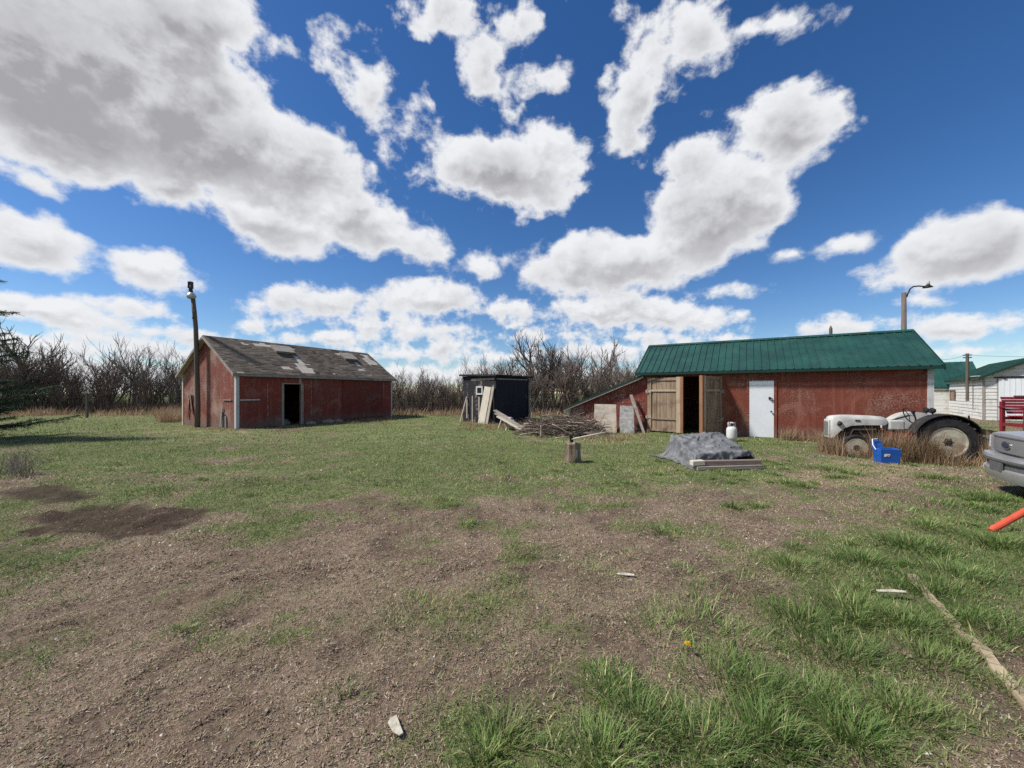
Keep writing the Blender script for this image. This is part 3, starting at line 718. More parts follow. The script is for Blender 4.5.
# ------------------------------------------------------------------ yard lamp pole at the shed, yard lamp behind the barn
def make_left_pole():
    t = thing('yard_light', 'crooked wooden pole with a yard lamp on top, in front of the shed gable', 'lamp post', (-14.3, 17.45, hz(-14.3, 17.45)))
    m = MB(); m.tube([(0, 0, -.3), (.02, 0, 1), (-.01, 0, 2.4), (-.04, 0, 3.6), (-.07, 0, 4.5), (-.13, 0, 5.2), (-.2, 0, 5.9)], [.108, .104, .098, .094, .09, .088, .084], 12); m.build('pole', 'pole_wood', t, smooth=True)
    m = MB(); m.tube([(-.11, -.13, 4.9), (-.02, -.135, 5.25), (-.02, -.11, 5.3)], .035, 6); m.build('conduit', 'pole_wood', t)
    m = MB(); m.lathe([(.0, -.06), (.10, -.05), (.17, 0), (.19, .06), (.17, .12), (.11, .2), (.08, .24), (0, .25)], 18, Matrix.Translation((-.22, -.05, 5.88)) @ Matrix.Rotation(R(-8), 4, 'Y')); m.build('lamp_shade', 'lamp_glass', t, smooth=True)
    m = MB(); m.tube([(-.25, -.05, 6.1), (-.26, -.05, 6.3)], [.085, .075], 12); m.box(-.34, -.19, -.13, .03, 6.302, 6.36)
    m.box(-.34, -.318, -.12, .02, 6.363, 6.54); m.box(-.212, -.19, -.12, .02, 6.363, 6.54); m.box(-.34, -.19, -.12, .02, 6.543, 6.60); m.build('lamp_housing', 'black_metal', t)
    m = MB(); m.lathe([(0, 6.365), (.045, 6.37), (.045, 6.45), (.02, 6.48), (0, 6.485)], 10, Matrix.Translation((-.27, -.04, 0))); m.build('photocell', 'lamp_glass', t)
make_left_pole()
def make_right_pole():
    x, y = 17.35, 17.0
    t = thing('yard_light', 'yard lamp on a curved arm, standing behind the right end of the barn', 'lamp post', (x, y, 0))
    m = MB(); m.tube([(0, 0, -.3), (0, 0, 3), (0, 0, 6.0)], [.12, .10, .085], 12); m.build('pole', 'pole_wood', t, smooth=True)
    m = MB(); m.tube([(.09, 0, 5.80), (.13, 0, 5.82), (.17, 0, 5.95), (.27, 0, 6.16), (.42, 0, 6.27), (.65, 0, 6.29), (.95, 0, 6.27)], .03, 8); m.build('arm', 'black_metal', t, smooth=True)
    m = MB(); m.lathe([(0, .09), (.05, .085), (.11, .03), (.17, -.02), (.175, -.04), (0, -.04)], 16, Matrix.Translation((1.05, 0, 6.27))); m.build('lamp_head', 'black_metal', t, smooth=True)
    m = MB(); m.lathe([(0, .10), (.05, .11), (.06, .17), (.03, .2), (0, .2)], 10, Matrix.Translation((1.08, 0, 6.26))); m.bar((1.13, 0, 6.32), (1.11, 0, 6.50), .05, .03, up=(0, 1, 0)); m.build('photocell', 'lamp_glass', t)
make_right_pole()
def make_far_post():
    t = thing('utility_pole', 'bare pole tip showing above the middle of the green barn roof', 'pole', (16.6, 20, 0))
    m = MB(); m.tube([(0, 0, -.3), (0, 0, 4.9)], [.1, .075], 10); m.tube([(0, 0, 4.9), (0, 0, 5.05)], [.075, .02], 10); m.build('pole', 'pole_wood', t)
    m = MB(); m.box(-.35, .35, -.05, .05, 4.3, 4.38); m.build('cross_arm', 'pole_wood', t)
make_far_post()

# ------------------------------------------------------------------ white garage at the right
def make_garage():
    t = thing('garage', 'white boarded garage with a green roof behind the tractor', 'garage', (27, 22, 0), math.atan2(-.63, .77))
    W, D, ze, zr, oh = 3.8, 7.7, 2.42, 3.55, .22; hx = W / 2; sl = (zr - ze) / (hx + oh); zt = zr - sl * hx - .05
    rr = random.Random(4)
    m = MB(); h = .2; z = -.2
    while z < zt:
        z1 = min(z + h, zt); y = .02
        while y < D - .02:
            y1 = min(y + rr.uniform(1.2, 3.2), D); q = rr.uniform(-.006, .006)
            m.hexa([(-.03 + q, y, z), (.05, y, z), (.05, y1 - .01, z), (-.03 + q, y1 - .01, z), (-.012 + q, y, z1 - .012), (.05, y, z1 - .012), (.05, y1 - .01, z1 - .012), (-.012 + q, y1 - .01, z1 - .012)]); y = y1
        for x0, x1 in ((.06, .50), (3.35, W)):
            q = rr.uniform(-.005, .005); m.hexa([(x0, -.03 + q, z), (x1, -.03 + q, z), (x1, .05, z), (x0, .05, z), (x0, -.012 + q, z1 - .012), (x1, -.012 + q, z1 - .012), (x1, .05, z1 - .012), (x0, .05, z1 - .012)])
        z += h
    m.box(.06, W, .052, .1, -.3, zt); m.box(.052, .1, .103, D, -.3, zt); m.box(W - .1, W, .103, D, -.3, zt); m.box(.1, W - .1, D - .1, D, -.3, zt)
    m.prism([(.02, zt + .002), (W - .02, zt + .002), (hx, zr - .055)], .003, .05)
    z = zt + .003
    while z < zr - .1:
        z1 = z + .19; e = (z1 - zt) / sl; 
        if W - 2 * e > .1: m.hexa([(e, -.03, z), (W - e, -.03, z), (W - e, .0, z), (e, .0, z), (e, -.012, min(z1, zr - .07)), (W - e, -.012, min(z1, zr - .07)), (W - e, .0, min(z1, zr - .07)), (e, .0, min(z1, zr - .07))])
        z += .2
    m.build('wall', 'siding', t)
    m = MB(); m.slab((-oh, D + .2, ze), (-oh, -.3, ze), (hx, -.3, zr), (hx, D + .2, zr), .05); m.slab((W + oh, -.3, ze), (W + oh, D + .2, ze), (hx + .002, D + .2, zr), (hx + .002, -.3, zr), .05)
    y = -.2
    while y < D + .2:
        m.bar((-oh, y, ze + .012), (hx, y, zr + .012), .035, .03); y += .3
    rf = m.build('roof', 'green_roof', t)
    m = MB(); m.hexa([(-oh, -.325, ze - .1), (-oh, -.303, ze - .1), (hx, -.303, zr - .1), (hx, -.325, zr - .1), (-oh, -.325, ze + .02), (-oh, -.303, ze + .02), (hx, -.303, zr + .02), (hx, -.325, zr + .02)])
    m.hexa([(hx + .002, -.325, zr - .1), (hx + .002, -.303, zr - .1), (W + oh, -.303, ze - .1), (W + oh, -.325, ze - .1), (hx + .002, -.325, zr + .02), (hx + .002, -.303, zr + .02), (W + oh, -.303, ze + .02), (W + oh, -.325, ze + .02)])
    m.box(-oh - .025, -oh - .003, -.3, D + .2, ze - .11, ze - .01); m.build('roof_trim', 'green_trim', rf)
    m = MB(); m.bar((-.12, .3, ze + .11), (-.12, 1.9, ze + .12), .14, .05); m.build('roof_board', 'trim_grey', rf)
    m = MB()
    for i in range(14): m.box(.54 + i * .2, .54 + i * .2 + .192, -.09, -.05 - .004 * (i % 2), .02, 2.36)
    d = m.build('sliding_door', 'siding_blue', t, label='pale ribbed sliding door')
    m = MB(); m.box(.4, 3.6, -.13, -.04, 2.40, 2.46); m.build('door_track', 'black_metal', t)
    for i in range(4):
        m = MB(); m.box(.7 + i * .75, .8 + i * .75, -.15, -.132, 2.33, 2.48); m.build('hanger', 'black_metal', d)
    m = MB(); m.box(.50, .535, -.06, -.035, -.1, 2.38); m.box(-.05, .055, -.05, -.034, -.1, zt); m.build('corner_trim', 'frame_grey', t)
    m = MB(); m.box(-.06, -.034, 6.0, 7.2, 1.05, 1.60); w = m.build('window_board', 'board_brown', t, label='brown board over the window')
    m = MB(); m.box(-.075, -.035, 5.9, 5.995, 1.0, 1.66); m.box(-.075, -.035, 7.205, 7.3, 1.0, 1.66); m.box(-.075, -.035, 5.9, 7.3, 1.663, 1.74); m.build('window_frame', 'rust', w)
    m = MB(); m.tube([(-.30, 1.6, 1.05), (-.30, 1.6, 3.95)], .075, 10); m.build('service_mast', 'pole_wood', t)
    m = MB()
    for z in (3.7, 3.85): m.tube([(-.48, 1.6, z), (-.12, 1.6, z)], .03, 8)
    m.build('insulator', 'black_metal', t)
    # lower room at the far end
    m = MB(); z = -.2
    while z < 1.85:
        m.box(-1.8, 1.6, D + .20, D + .28 + rr.uniform(-.006, .006), z, z + .19); z += .2
    m.box(-1.8, -1.72, D + .283, D + 3.2, -.2, 1.85); m.build('side_room_wall', 'siding', t)
    m = MB(); m.slab((-2.0, D + .0, 1.92), (1.7, D + .0, 1.92), (1.7, D + 3.2, 3.95), (-2.0, D + 3.2, 3.95), .05)
    x = -1.9
    while x < 1.7: m.bar((x, D, 1.935), (x, D + 3.2, 3.965), .035, .03); x += .3
    m.build('side_room_roof', 'green_roof', t)
make_garage()
def cable(p, q, sag, label):
    m = MB(); n = 14; p = Vector(p); q = Vector(q)
    m.tube([p.lerp(q, i / n) - Vector((0, 0, sag * 4 * (i / n) * (1 - i / n))) for i in range(n + 1)], .008, 5)
    tag(m.build('power_cable', 'cable'), label, 'cable', 'power cables at the garage mast')
cable((27.75, 23.45, 3.9), (17.4, 17.05, 3.4), .35, 'thin cable sagging from the yard lamp to the garage mast')
cable((27.75, 23.4, 3.85), (46, 26, 5.2), .5, 'thin cable running right from the garage mast')

# ------------------------------------------------------------------ black tar-paper shed with things leaning on it
def make_black_shed():
    a = R(45.5); t = thing('tar_paper_shed', 'small black tar-paper shed with a flat roof beside the brush pile', 'shed', (-.79, 18.9, 0), a)
    # local x runs along the dark right face, local y along the worn left face
    m = MB(); m.hexa([(0, 0, -.3), (2.4, 0, -.3), (2.4, .08, -.3), (0, .08, -.3), (0, 0, 2.36), (2.4, 0, 2.34), (2.4, .08, 2.34), (0, .08, 2.36)]); m.box(2.32, 2.4, .083, 2.6, -.3, 2.34); m.box(.083, 2.317, 2.52, 2.6, -.3, 2.34)
    m.build('wall', 'black_wall', t)
    m = MB(); m.hexa([(0, .083, -.3), (.08, .083, -.3), (.08, 2.6, -.3), (0, 2.6, -.3), (0, .083, 2.36), (.08, .083, 2.36), (.08, 2.6, 2.44), (0, 2.6, 2.44)]); m.build('wall', 'worn_wall', t, label='worn left wall with bare boards showing')
    m = MB(); m.hexa([(-.15, -.15, 2.37), (2.6, -.15, 2.35), (2.6, 2.75, 2.44), (-.15, 2.75, 2.46), (-.15, -.15, 2.46), (2.6, -.15, 2.43), (2.6, 2.75, 2.53), (-.15, 2.75, 2.55)]); m.build('roof', 'black_felt', t)
    m = MB(); m.box(.05, 2.3, -.03, -.003, 2.22, 2.28); m.build('roof_batten', 'frame_grey', t)
    m = MB(); m.box(2.405, 2.45, -.1, .25, -.2, 2.3); m.build('corner_post', 'grey_wood_z', t)
    m = MB(); m.box(-.02, -.003, 1.04, 1.38, 1.54, 1.82); w = m.build('window', 'car_glass', t)
    m = MB()
    for y0, y1, z0, z1 in ((.95, 1.04, 1.46, 1.90), (1.38, 1.47, 1.46, 1.90), (1.043, 1.377, 1.46, 1.54), (1.043, 1.377, 1.82, 1.90)): m.box(-.045, -.003, y0, y1, z0, z1)
    m.build('window_frame', 'trim_grey', w)
    for k, (y0, y1, z0, z1) in enumerate([(.1, 1.9, 2.20, 2.3), (1.2, 1.32, .3, 1.35), (1.75, 1.84, .0, 1.4), (2.2, 2.3, .2, 1.2)]):
        m = MB(); m.box(-.02, -.003, y0, y1, z0, z1); m.build('bare_board', 'grey_wood_z' if k else 'frame_grey', t)
make_black_shed()
def leaning(name, label, cat, foot, top, w, th, mat, up, group=None):
    m = MB(); p = Vector(foot); q = Vector(top); c = (p + q) / 2; m.bar(p - p, q - p, w, th, up=up)
    return tag(m.build(name, mat, None, loc=foot), label, cat, group)
lf = (-.70, -.714, 0)   # outward from the worn face... towards the viewer's left
def onleft(t, out, z): return (-.79 - .714 * t - .70 * out, 18.9 + .70 * t - .714 * out, z)
leaning('plywood_sheet', 'wide pale sheet leaning on the black shed below its window', 'board', onleft(.72, .34, -.02), onleft(.52, .06, 1.86), .50, .03, 'pale_wood_z', (-.70, -.714, .2))
leaning('plank', 'narrow pale plank leaning beside the wide sheet at the black shed corner', 'plank', onleft(.30, .36, -.02), onleft(.12, .07, 1.86), .17, .035, 'grey_wood_z', (-.70, -.714, .2))
leaning('plank', 'thin grey stick leaning at the left end of the black shed', 'plank', onleft(2.35, .4, -.02), onleft(2.2, .06, 1.35), .07, .035, 'grey_wood_z', (-.70, -.714, .2))
# boards propped on a sawhorse
sx, sy = -.25, 16.5
t = thing('sawhorse', 'small pale sawhorse holding up grey boards', 'sawhorse', (sx, sy, hz(sx, sy)), R(35))
m = MB(); m.box(-.05, .05, -.4, .4, .46, .54); m.build('beam', 'pale_wood_z', t)
for a in (-1, 1):
    for b in (-1, 1):
        m = MB(); m.bar((a * .22, b * .30, -.02), (a * .04, b * .26, .47), .06, .04); m.build('leg', 'pale_wood_z', t)
z0 = hz(sx, sy)
for i, (p, q, lab) in enumerate([((-.75, 16.75, .80), (.60, 15.6, .10), 'upper of the grey boards slanting from sawhorse to brush pile'), ((-.70, 16.55, .68), (.62, 15.35, .06), 'middle grey board slanting from sawhorse to brush pile'), ((-.62, 16.30, .56), (.50, 15.1, .04), 'lowest, palest board slanting from sawhorse to brush pile')]):
    o = leaning('board', lab, 'board', p, q, .19 if i < 2 else .12, .045, ['grey_wood', 'grey_wood', 'pale_wood_z'][i], (0, 0, 1), 'boards propped on the sawhorse')
# rusty frame behind the pile
t = thing('pipe_frame', 'rusty pipe frame standing behind the brush pile', 'frame', (1.55, 20.2, 0))
for p, q in [((-.9, 0, -.1), (0, .1, 1.65)), ((.28, .7, -.1), (0, .1, 1.65)), ((1.3, .1, 1.65), (.85, .9, -.1)), ((1.3, .1, 1.65), (1.75, -.5, -.1))]:
    m = MB(); m.tube([p, q], .032, 8); m.build('leg', 'grey_wood_z' if q[0] == 0 else 'rust', t)
m = MB(); m.tube([(-.05, .1, 1.67), (1.35, .1, 1.67)], .035, 8); m.build('top_bar', 'rust', t)

# ------------------------------------------------------------------ brush pile
def stick_tube(m, p, d, L, r, bend=.15, n=5, seg=4):
    p = Vector(p); d = Vector(d).normalized(); pts = [p]
    for k in range(seg):
        d = (d + Vector((random.gauss(0, bend), random.gauss(0, bend), random.gauss(0, bend * .6)))).normalized(); pts.append(pts[-1] + d * L / seg)
    m.tube(pts, [r * (1 - .7 * k / seg) for k in range(seg + 1)], n, cap=True); return pts
def make_pile():
    cx, cy = 1.95, 14.6; m = MB()
    for i in range(950):
        a = random.uniform(0, 6.28); rr = math.sqrt(random.random()); x = cx + 1.45 * rr * math.cos(a); y = cy + 1.0 * rr * math.sin(a)
        top = .70 * (1 - rr ** 2.4) + .06; z = hz(x, y) + random.uniform(.0, top)
        d = (random.gauss(0, 1), random.gauss(0, .8), random.gauss(0, .22)); L = random.uniform(.35, 1.5)
        g = random.uniform(.55, 1.25); m.col = random.choice([(.26 * g, .205 * g, .16 * g), (.15 * g, .115 * g, .09 * g), (.37 * g, .31 * g, .25 * g), (.19 * g, .14 * g, .105 * g)])
        p = Vector((x, y, z)) - Vector(d).normalized() * L / 2; p.z = max(p.z, hz(p.x, p.y) + .01)
        stick_tube(m, p, d, L, random.choice([.006, .009, .012, .02]), .14, 4)
    m.col = (.2, .16, .12)
    tag(m.build('brush_pile', 'stick'), 'tangled pile of cut grey branches and sticks', 'brush', None, 'stuff')
    B = [((520, 437, 14.0), (1, -.2, .3), 1.0, .028, 'stubby forked branch at the left front of the brush pile'),
         ((541, 440, 13.4), (.12, -.1, 1), .42, .05, 'pale upright butt log in the front of the brush pile'),
         ((556, 438, 13.2), (.5, -.4, .15), .5, .022, 'curled root-like branch end behind the chopping stump'),
         ((596, 440, 13.3), (.35, -.2, .5), .45, .02, 'curved pale branch tip at the right end of the brush pile'),
         ((524, 424, 15.2), (1, .1, .04), 1.6, .035, 'long straight pole lying across the top of the brush pile'),
         ((552, 424, 13.6), (.45, -.2, -.22), .9, .02, 'dark branch reaching down to the stump from the pile'),
         ((585, 425, 15.0), (1, .1, -.05), 1.3, .03, 'pole lying over the right back of the brush pile')]
    for (px, py, Y), d, L, r, lab in B:
        m = MB(); p = AT(px, py, Y); p.z = max(p.z, hz(p.x, p.y) + .02); g = 1.2; m.col = (.33 * g, .28 * g, .22 * g) if r > .018 else (.14, .11, .09)
        pts = stick_tube(m, (0, 0, 0), d, L, r, .10, 7, 5)
        stick_tube(m, pts[2], (d[0] + .5, d[1], d[2] + .5), L * .4, r * .5, .12, 5, 3)
        tag(m.build('branch', 'stick', None, smooth=True, loc=p), lab, 'branch', 'larger branches on the brush pile')
make_pile()
def make_planks_lean():   # old boards in the dark under the lean-to end
    for i, (px, py, Y, L) in enumerate([(586, 421, 16.0, 1.1), (594, 427, 15.6, .8)]):
        p = AT(px, py, Y); m = MB(); m.bar((-L / 2, .1, 0), (L / 2, -.1, .02), .2, .05)
        tag(m.build('plank', 'grey_wood' if i else 'pale_wood_z', None, loc=(p.x, p.y, max(p.z, .05))), ['yellowish plank lying on the pile under the lean-to end', 'grey plank lying low beside the stained panel'][i], 'plank')
make_planks_lean()

# panels and post leaning on the lean-to wall
def panel(px0, px1, pyb, pyt, Yb, Yt, mat, label, th=.05):
    a = AT(px0, pyb, Yb); b = AT(px1, pyb, Yb * .988); d = AT(px0 + 1, pyt, Yt); c = AT(px1 - 1, pyt + .3, Yt * .988)
    o = a.copy(); m = MB(); m.slab(a - o, b - o, c - o, d - o, th)
    return tag(m.build('panel', mat, None, loc=o, bevel=.005), label, 'panel', 'panels leaning on the lean-to')
panel(593.5, 617, 435, 404, 14.6, 16.0, 'panel_stained', 'pale brown-stained panel, left one leaning on the lean-to')
panel(619, 634.5, 434, 405.5, 14.7, 15.75, 'panel_grey', 'mottled grey panel next to the leaning post')
p, q = AT(643.5, 433, 15.0), AT(631, 395, 15.75); leaning('post', 'grey wooden post leaning on the lean-to by the barn door', 'post', p, q, .10, .08, 'grey_wood_z', (0, -1, .3))

# ------------------------------------------------------------------ chopping stump and axe
sz = hz(1.38, 8.78)
m = MB(); prof = [(.0, -.05), (.185, -.05), (.19, .06), (.175, .2), (.172, .33), (.178, .43), (.165, .455), (0, .46)]
m.lathe(prof, 18); rr = random.Random(3); k = [rr.uniform(.86, 1.12) for _ in range(18)]
m.v = [(x * k[i % 18], y * k[i % 18], z + (.02 * math.sin(3 * x * 9) if z > .4 else 0)) for i, (x, y, z) in enumerate(m.v)]
st = thing('chopping_block', 'split wooden chopping block with an axe on top', 'stump', (1.38, 8.78, sz)); m.build('log', 'stump', st)
m = MB(); m.hexa([(.03, -.18, .1), (.09, -.17, .12), (.10, -.15, .30), (.05, -.16, .33), (.02, -.195, .13), (.08, -.185, .14), (.09, -.168, .28), (.04, -.178, .31)]); m.build('torn_bark', 'grey_wood_z', st)
ax = thing('axe', 'axe with a pale handle stuck in the chopping block', 'axe', (1.38, 8.74, sz + .44))
m = MB(); m.hexa([(-.055, -.012, -.03), (.03, -.012, -.05), (.03, .012, -.05), (-.055, .012, -.03), (-.07, -.022, .17), (.0, -.022, .19), (.0, .022, .19), (-.07, .022, .17)]); m.build('axe_head', 'black_metal', ax)
m = MB(); m.tube([(-.04, 0, .09), (.15, -.03, .13), (.4, -.08, .19), (.68, -.14, .25)], [.017, .017, .018, .022], 8); m.build('handle', 'pale_wood_z', ax, smooth=True)

# ------------------------------------------------------------------ tarp over a low stack, boards below
def make_tarp():
    cx, cy = 4.50, 8.85; base = hz(cx, cy)
    # a sheet let fall over a low block and settled with position-based cloth steps
    nx, ny, LX, LY = 96, 84, 2.16, 2.05; g = np.random.default_rng(5)
    U, Vv = np.meshgrid(np.linspace(-.5, .5, nx), np.linspace(-.5, .5, ny))
    rot = R(9); P = np.stack([(U * math.cos(rot) * LX - Vv * math.sin(rot) * LY) * .86 - .02, (U * math.sin(rot) * LX + Vv * math.cos(rot) * LY) * .86 + .10, .72 + .10 * fbm(U * 5 + 3, Vv * 5, 3, 61) + .02 * g.random(U.shape)], -1)
    Q = P.copy(); rx, ry = LX / (nx - 1), LY / (ny - 1)
    links = []
    for dx, dy, st in ((1, 0, 1.0), (0, 1, 1.0), (1, 1, .55), (1, -1, .55), (3, 0, .04), (0, 3, .04)):
        links.append((dx, dy, math.hypot(dx * rx, dy * ry), st))
    bx, by0, by1 = .60, -.70, .62
    def top(X, Y): return .30 + .03 * np.sin(X * 3.1 + .6) + .25 * np.clip((Y + .45) / .75, 0, 1)
    for stp in range(230):
        vel = (P - Q) * .97; vel[..., 2] -= .0011; Q = P.copy(); P = P + np.clip(vel, -.02, .02)
        for it in range(7):
            for dx, dy, L0, st in links:
                a = (slice(max(0, -dy), ny - max(0, dy)), slice(0, nx - dx)); b = (slice(max(0, dy), ny + min(0, dy)), slice(dx, nx))
                D = P[b] - P[a]; l = np.linalg.norm(D, axis=-1, keepdims=True) + 1e-9; c = D * ((l - L0) / l) * (.25 * st)
                P[a] += c; P[b] -= c
            X, Y, Z = P[..., 0], P[..., 1], P[..., 2]; tz = top(X, Y)
            ins = (np.abs(X) < bx) & (Y > by0) & (Y < by1) & (Z < tz)
            pen = np.stack([tz - Z, bx - np.abs(X), Y - by0, by1 - Y], 0); w = np.argmin(np.where(ins, pen, 9), 0)
            P[..., 2] = np.where(ins & (w == 0), tz, Z); P[..., 0] = np.where(ins & (w == 1), np.sign(X) * bx, X)
            P[..., 1] = np.where(ins & (w == 2), by0, np.where(ins & (w == 3), by1, Y)); gz = .012; low = P[..., 2] < gz; P[..., 2] = np.where(low, gz, P[..., 2])
            hold = (ins | low)[..., None]; P = np.where(hold & (np.arange(3) < 2), P * .45 + Q * .55, P)
    cr = 1 - np.abs(fbm(U * 8 + 4 * Vv, Vv * 4 - 2 * U, 2, 63) - .5) * 2; cr2 = 1 - np.abs(fbm(U * 4 - 6 * Vv + 40, Vv * 6, 2, 69) - .5) * 2
    off = (.045 * (cr ** 5 - .35) + .035 * (cr2 ** 6 - .3)) * np.clip(P[..., 2] / .10, .15, 1); P[..., 2] += np.maximum(off, -P[..., 2] * .6); P[..., 1] -= off * .8; P[..., 0] += off * .5 * np.sign(P[..., 0])
    P[..., 2] += np.maximum(0, height(P[..., 0] + cx, P[..., 1] + cy) - base) + .01
    i = np.arange(nx * ny).reshape(ny, nx); T = np.stack([i[:-1, :-1], i[:-1, 1:], i[1:, 1:], i[1:, :-1]], -1).reshape(-1, 4)
    o = np_mesh('tarp', P.reshape(-1, 3), T, MAT['tarp'], smooth=True); o.location = (cx, cy, base); s = o.modifiers.new('thick', 'SOLIDIFY'); s.thickness = .008
    tag(o, 'crumpled grey tarp draped over a low stack in the grass', 'tarp')
    for i, (x0, x1, y0, y1, z0, z1, lab, mt) in enumerate([(-.72, .60, -1.02, -.88, .02, .10, 'lowest brown plank in front of the tarp', 'grey_wood'), (-.62, .62, -.98, -.86, .11, .21, 'thick brown beam on top of the planks by the tarp', 'board_h'), (-.80, -.55, -1.0, -.84, .105, .2, 'short yellowish block at the left end of the planks by the tarp', 'pale_wood_z')]):
        m = MB(); m.box(x0, x1, y0, y1, z0, z1); m.v = [(a, b, c + .02 * math.sin(a * 3 + i)) for a, b, c in m.v]
        tag(m.build('plank' if i < 2 else 'wood_block', mt, None, loc=(cx, cy, base), bevel=.008), lab, 'plank' if i < 2 else 'block')
MAT['board_h'] = material('brown_beam', wood((.15, .11, .09), (.26, .20, .17), (.07, .05, .04), 0))
make_tarp()

# ------------------------------------------------------------------ propane cylinder
px, py = 7.15, 12.5
t = thing('gas_cylinder', 'white gas cylinder standing between the tarp and the barn', 'gas cylinder', (px, py, hz(px, py)))
m = MB(); m.lathe([(0, .03), (.10, .035), (.145, .08), (.155, .14), (.155, .36), (.145, .42), (.10, .47), (.04, .485), (0, .485)], 24); m.build('tank', 'white_paint', t, smooth=True)
m = MB(); m.lathe([(.10, 0), (.105, 0), (.105, .05), (.10, .05)], 20); m.build('foot_ring', 'white_paint', t)
m = MB()
for a0 in (20, 200):
    m.tube([(.10 * math.cos(R(a0 + k * 20)), .10 * math.sin(R(a0 + k * 20)), .46 + (.14 if 0 < k < 7 else 0)) for k in range(8)], .014, 6)
m.build('collar', 'white_paint', t, smooth=True)
m = MB(); m.tube([(0, 0, .48), (0, 0, .55)], .025, 8); m.tube([(0, 0, .55), (.06, -.02, .55)], .018, 8); m.build('valve', 'black_metal', t)
# ------------------------------------------------------------------ old grey tractor
def wheelM(x, y, z): return Matrix.Translation((x, y, z)) @ Matrix.Rotation(R(90), 4, 'X')   # lathe axis -> local y (z -> -y)
def make_wheel(t, x, y, r, w, rim_r, side, lugs, label):
    z = r - .03
    m = MB(); h = w / 2
    m.lathe([(rim_r, -h * .75), (rim_r + .04, -h), (r * .93, -h * .98), (r, -h * .7), (r * 1.005, 0), (r, h * .7), (r * .93, h * .98), (rim_r + .04, h), (rim_r, h * .75), (rim_r, -h * .75)], 40, wheelM(x, y, z))
    if lugs:
        for k in range(22):
            for s in (-1, 1):
                a = 2 * math.pi * (k + (.5 if s > 0 else 0)) / 22; b = a + .13
                p = Vector((x + r * math.cos(a), y + s * .01, z + r * math.sin(a))); q = Vector((x + (r - .015) * math.cos(b), y + s * h * .95, z + (r - .015) * math.sin(b)))
                m.bar(p, q, .035, .05, up=(math.cos(a), 0, math.sin(a)))
    wl = m.build('wheel', 'rubber', t, label=label)
    m = MB(); s = side; f = lambda rr, d: (rr, -s * d)
    m.lathe([f(rim_r + .012, h * .80), f(rim_r + .012, h * .90), f(rim_r - .02, h * .86), f(rim_r - .035, h * .55), f(rim_r - .06, h * .50), f(rim_r * .80, h * .42), f(rim_r * .74, h * .62), f(rim_r * .42, h * .75), f(rim_r * .36, h * .58), f(0, h * .58)], 36, wheelM(x, y, z))
    rim = m.build('rim', 'rim', wl, smooth=False)
    m = MB(); m.lathe([f(rim_r * .80, h * .46), f(rim_r * .80, h * .50), f(rim_r * .75, h * .66), f(rim_r * .75, h * .60), f(rim_r * .80, h * .46)], 36, wheelM(x, y, z)); m.lathe([f(rim_r - .045, h * .56), f(rim_r - .062, h * .54), f(rim_r - .062, h * .51), f(rim_r - .045, h * .53), f(rim_r - .045, h * .56)], 36, wheelM(x, y, z)); m.build('rim_groove', 'engine', rim)
    m = MB(); m.lathe([f(.085, h * .58), f(.085, h * .80), f(.05, h * .95), f(0, h * .95)], 18, wheelM(x, y, z))
    for k in range(6):
        a = k * math.pi / 3; m.lathe([f(.016, h * .58), f(.016, h * .82), f(0, h * .82)], 6, wheelM(x + rim_r * .27 * math.cos(a) , y, z + rim_r * .27 * math.sin(a)))
    m.build('hub', 'engine', rim)
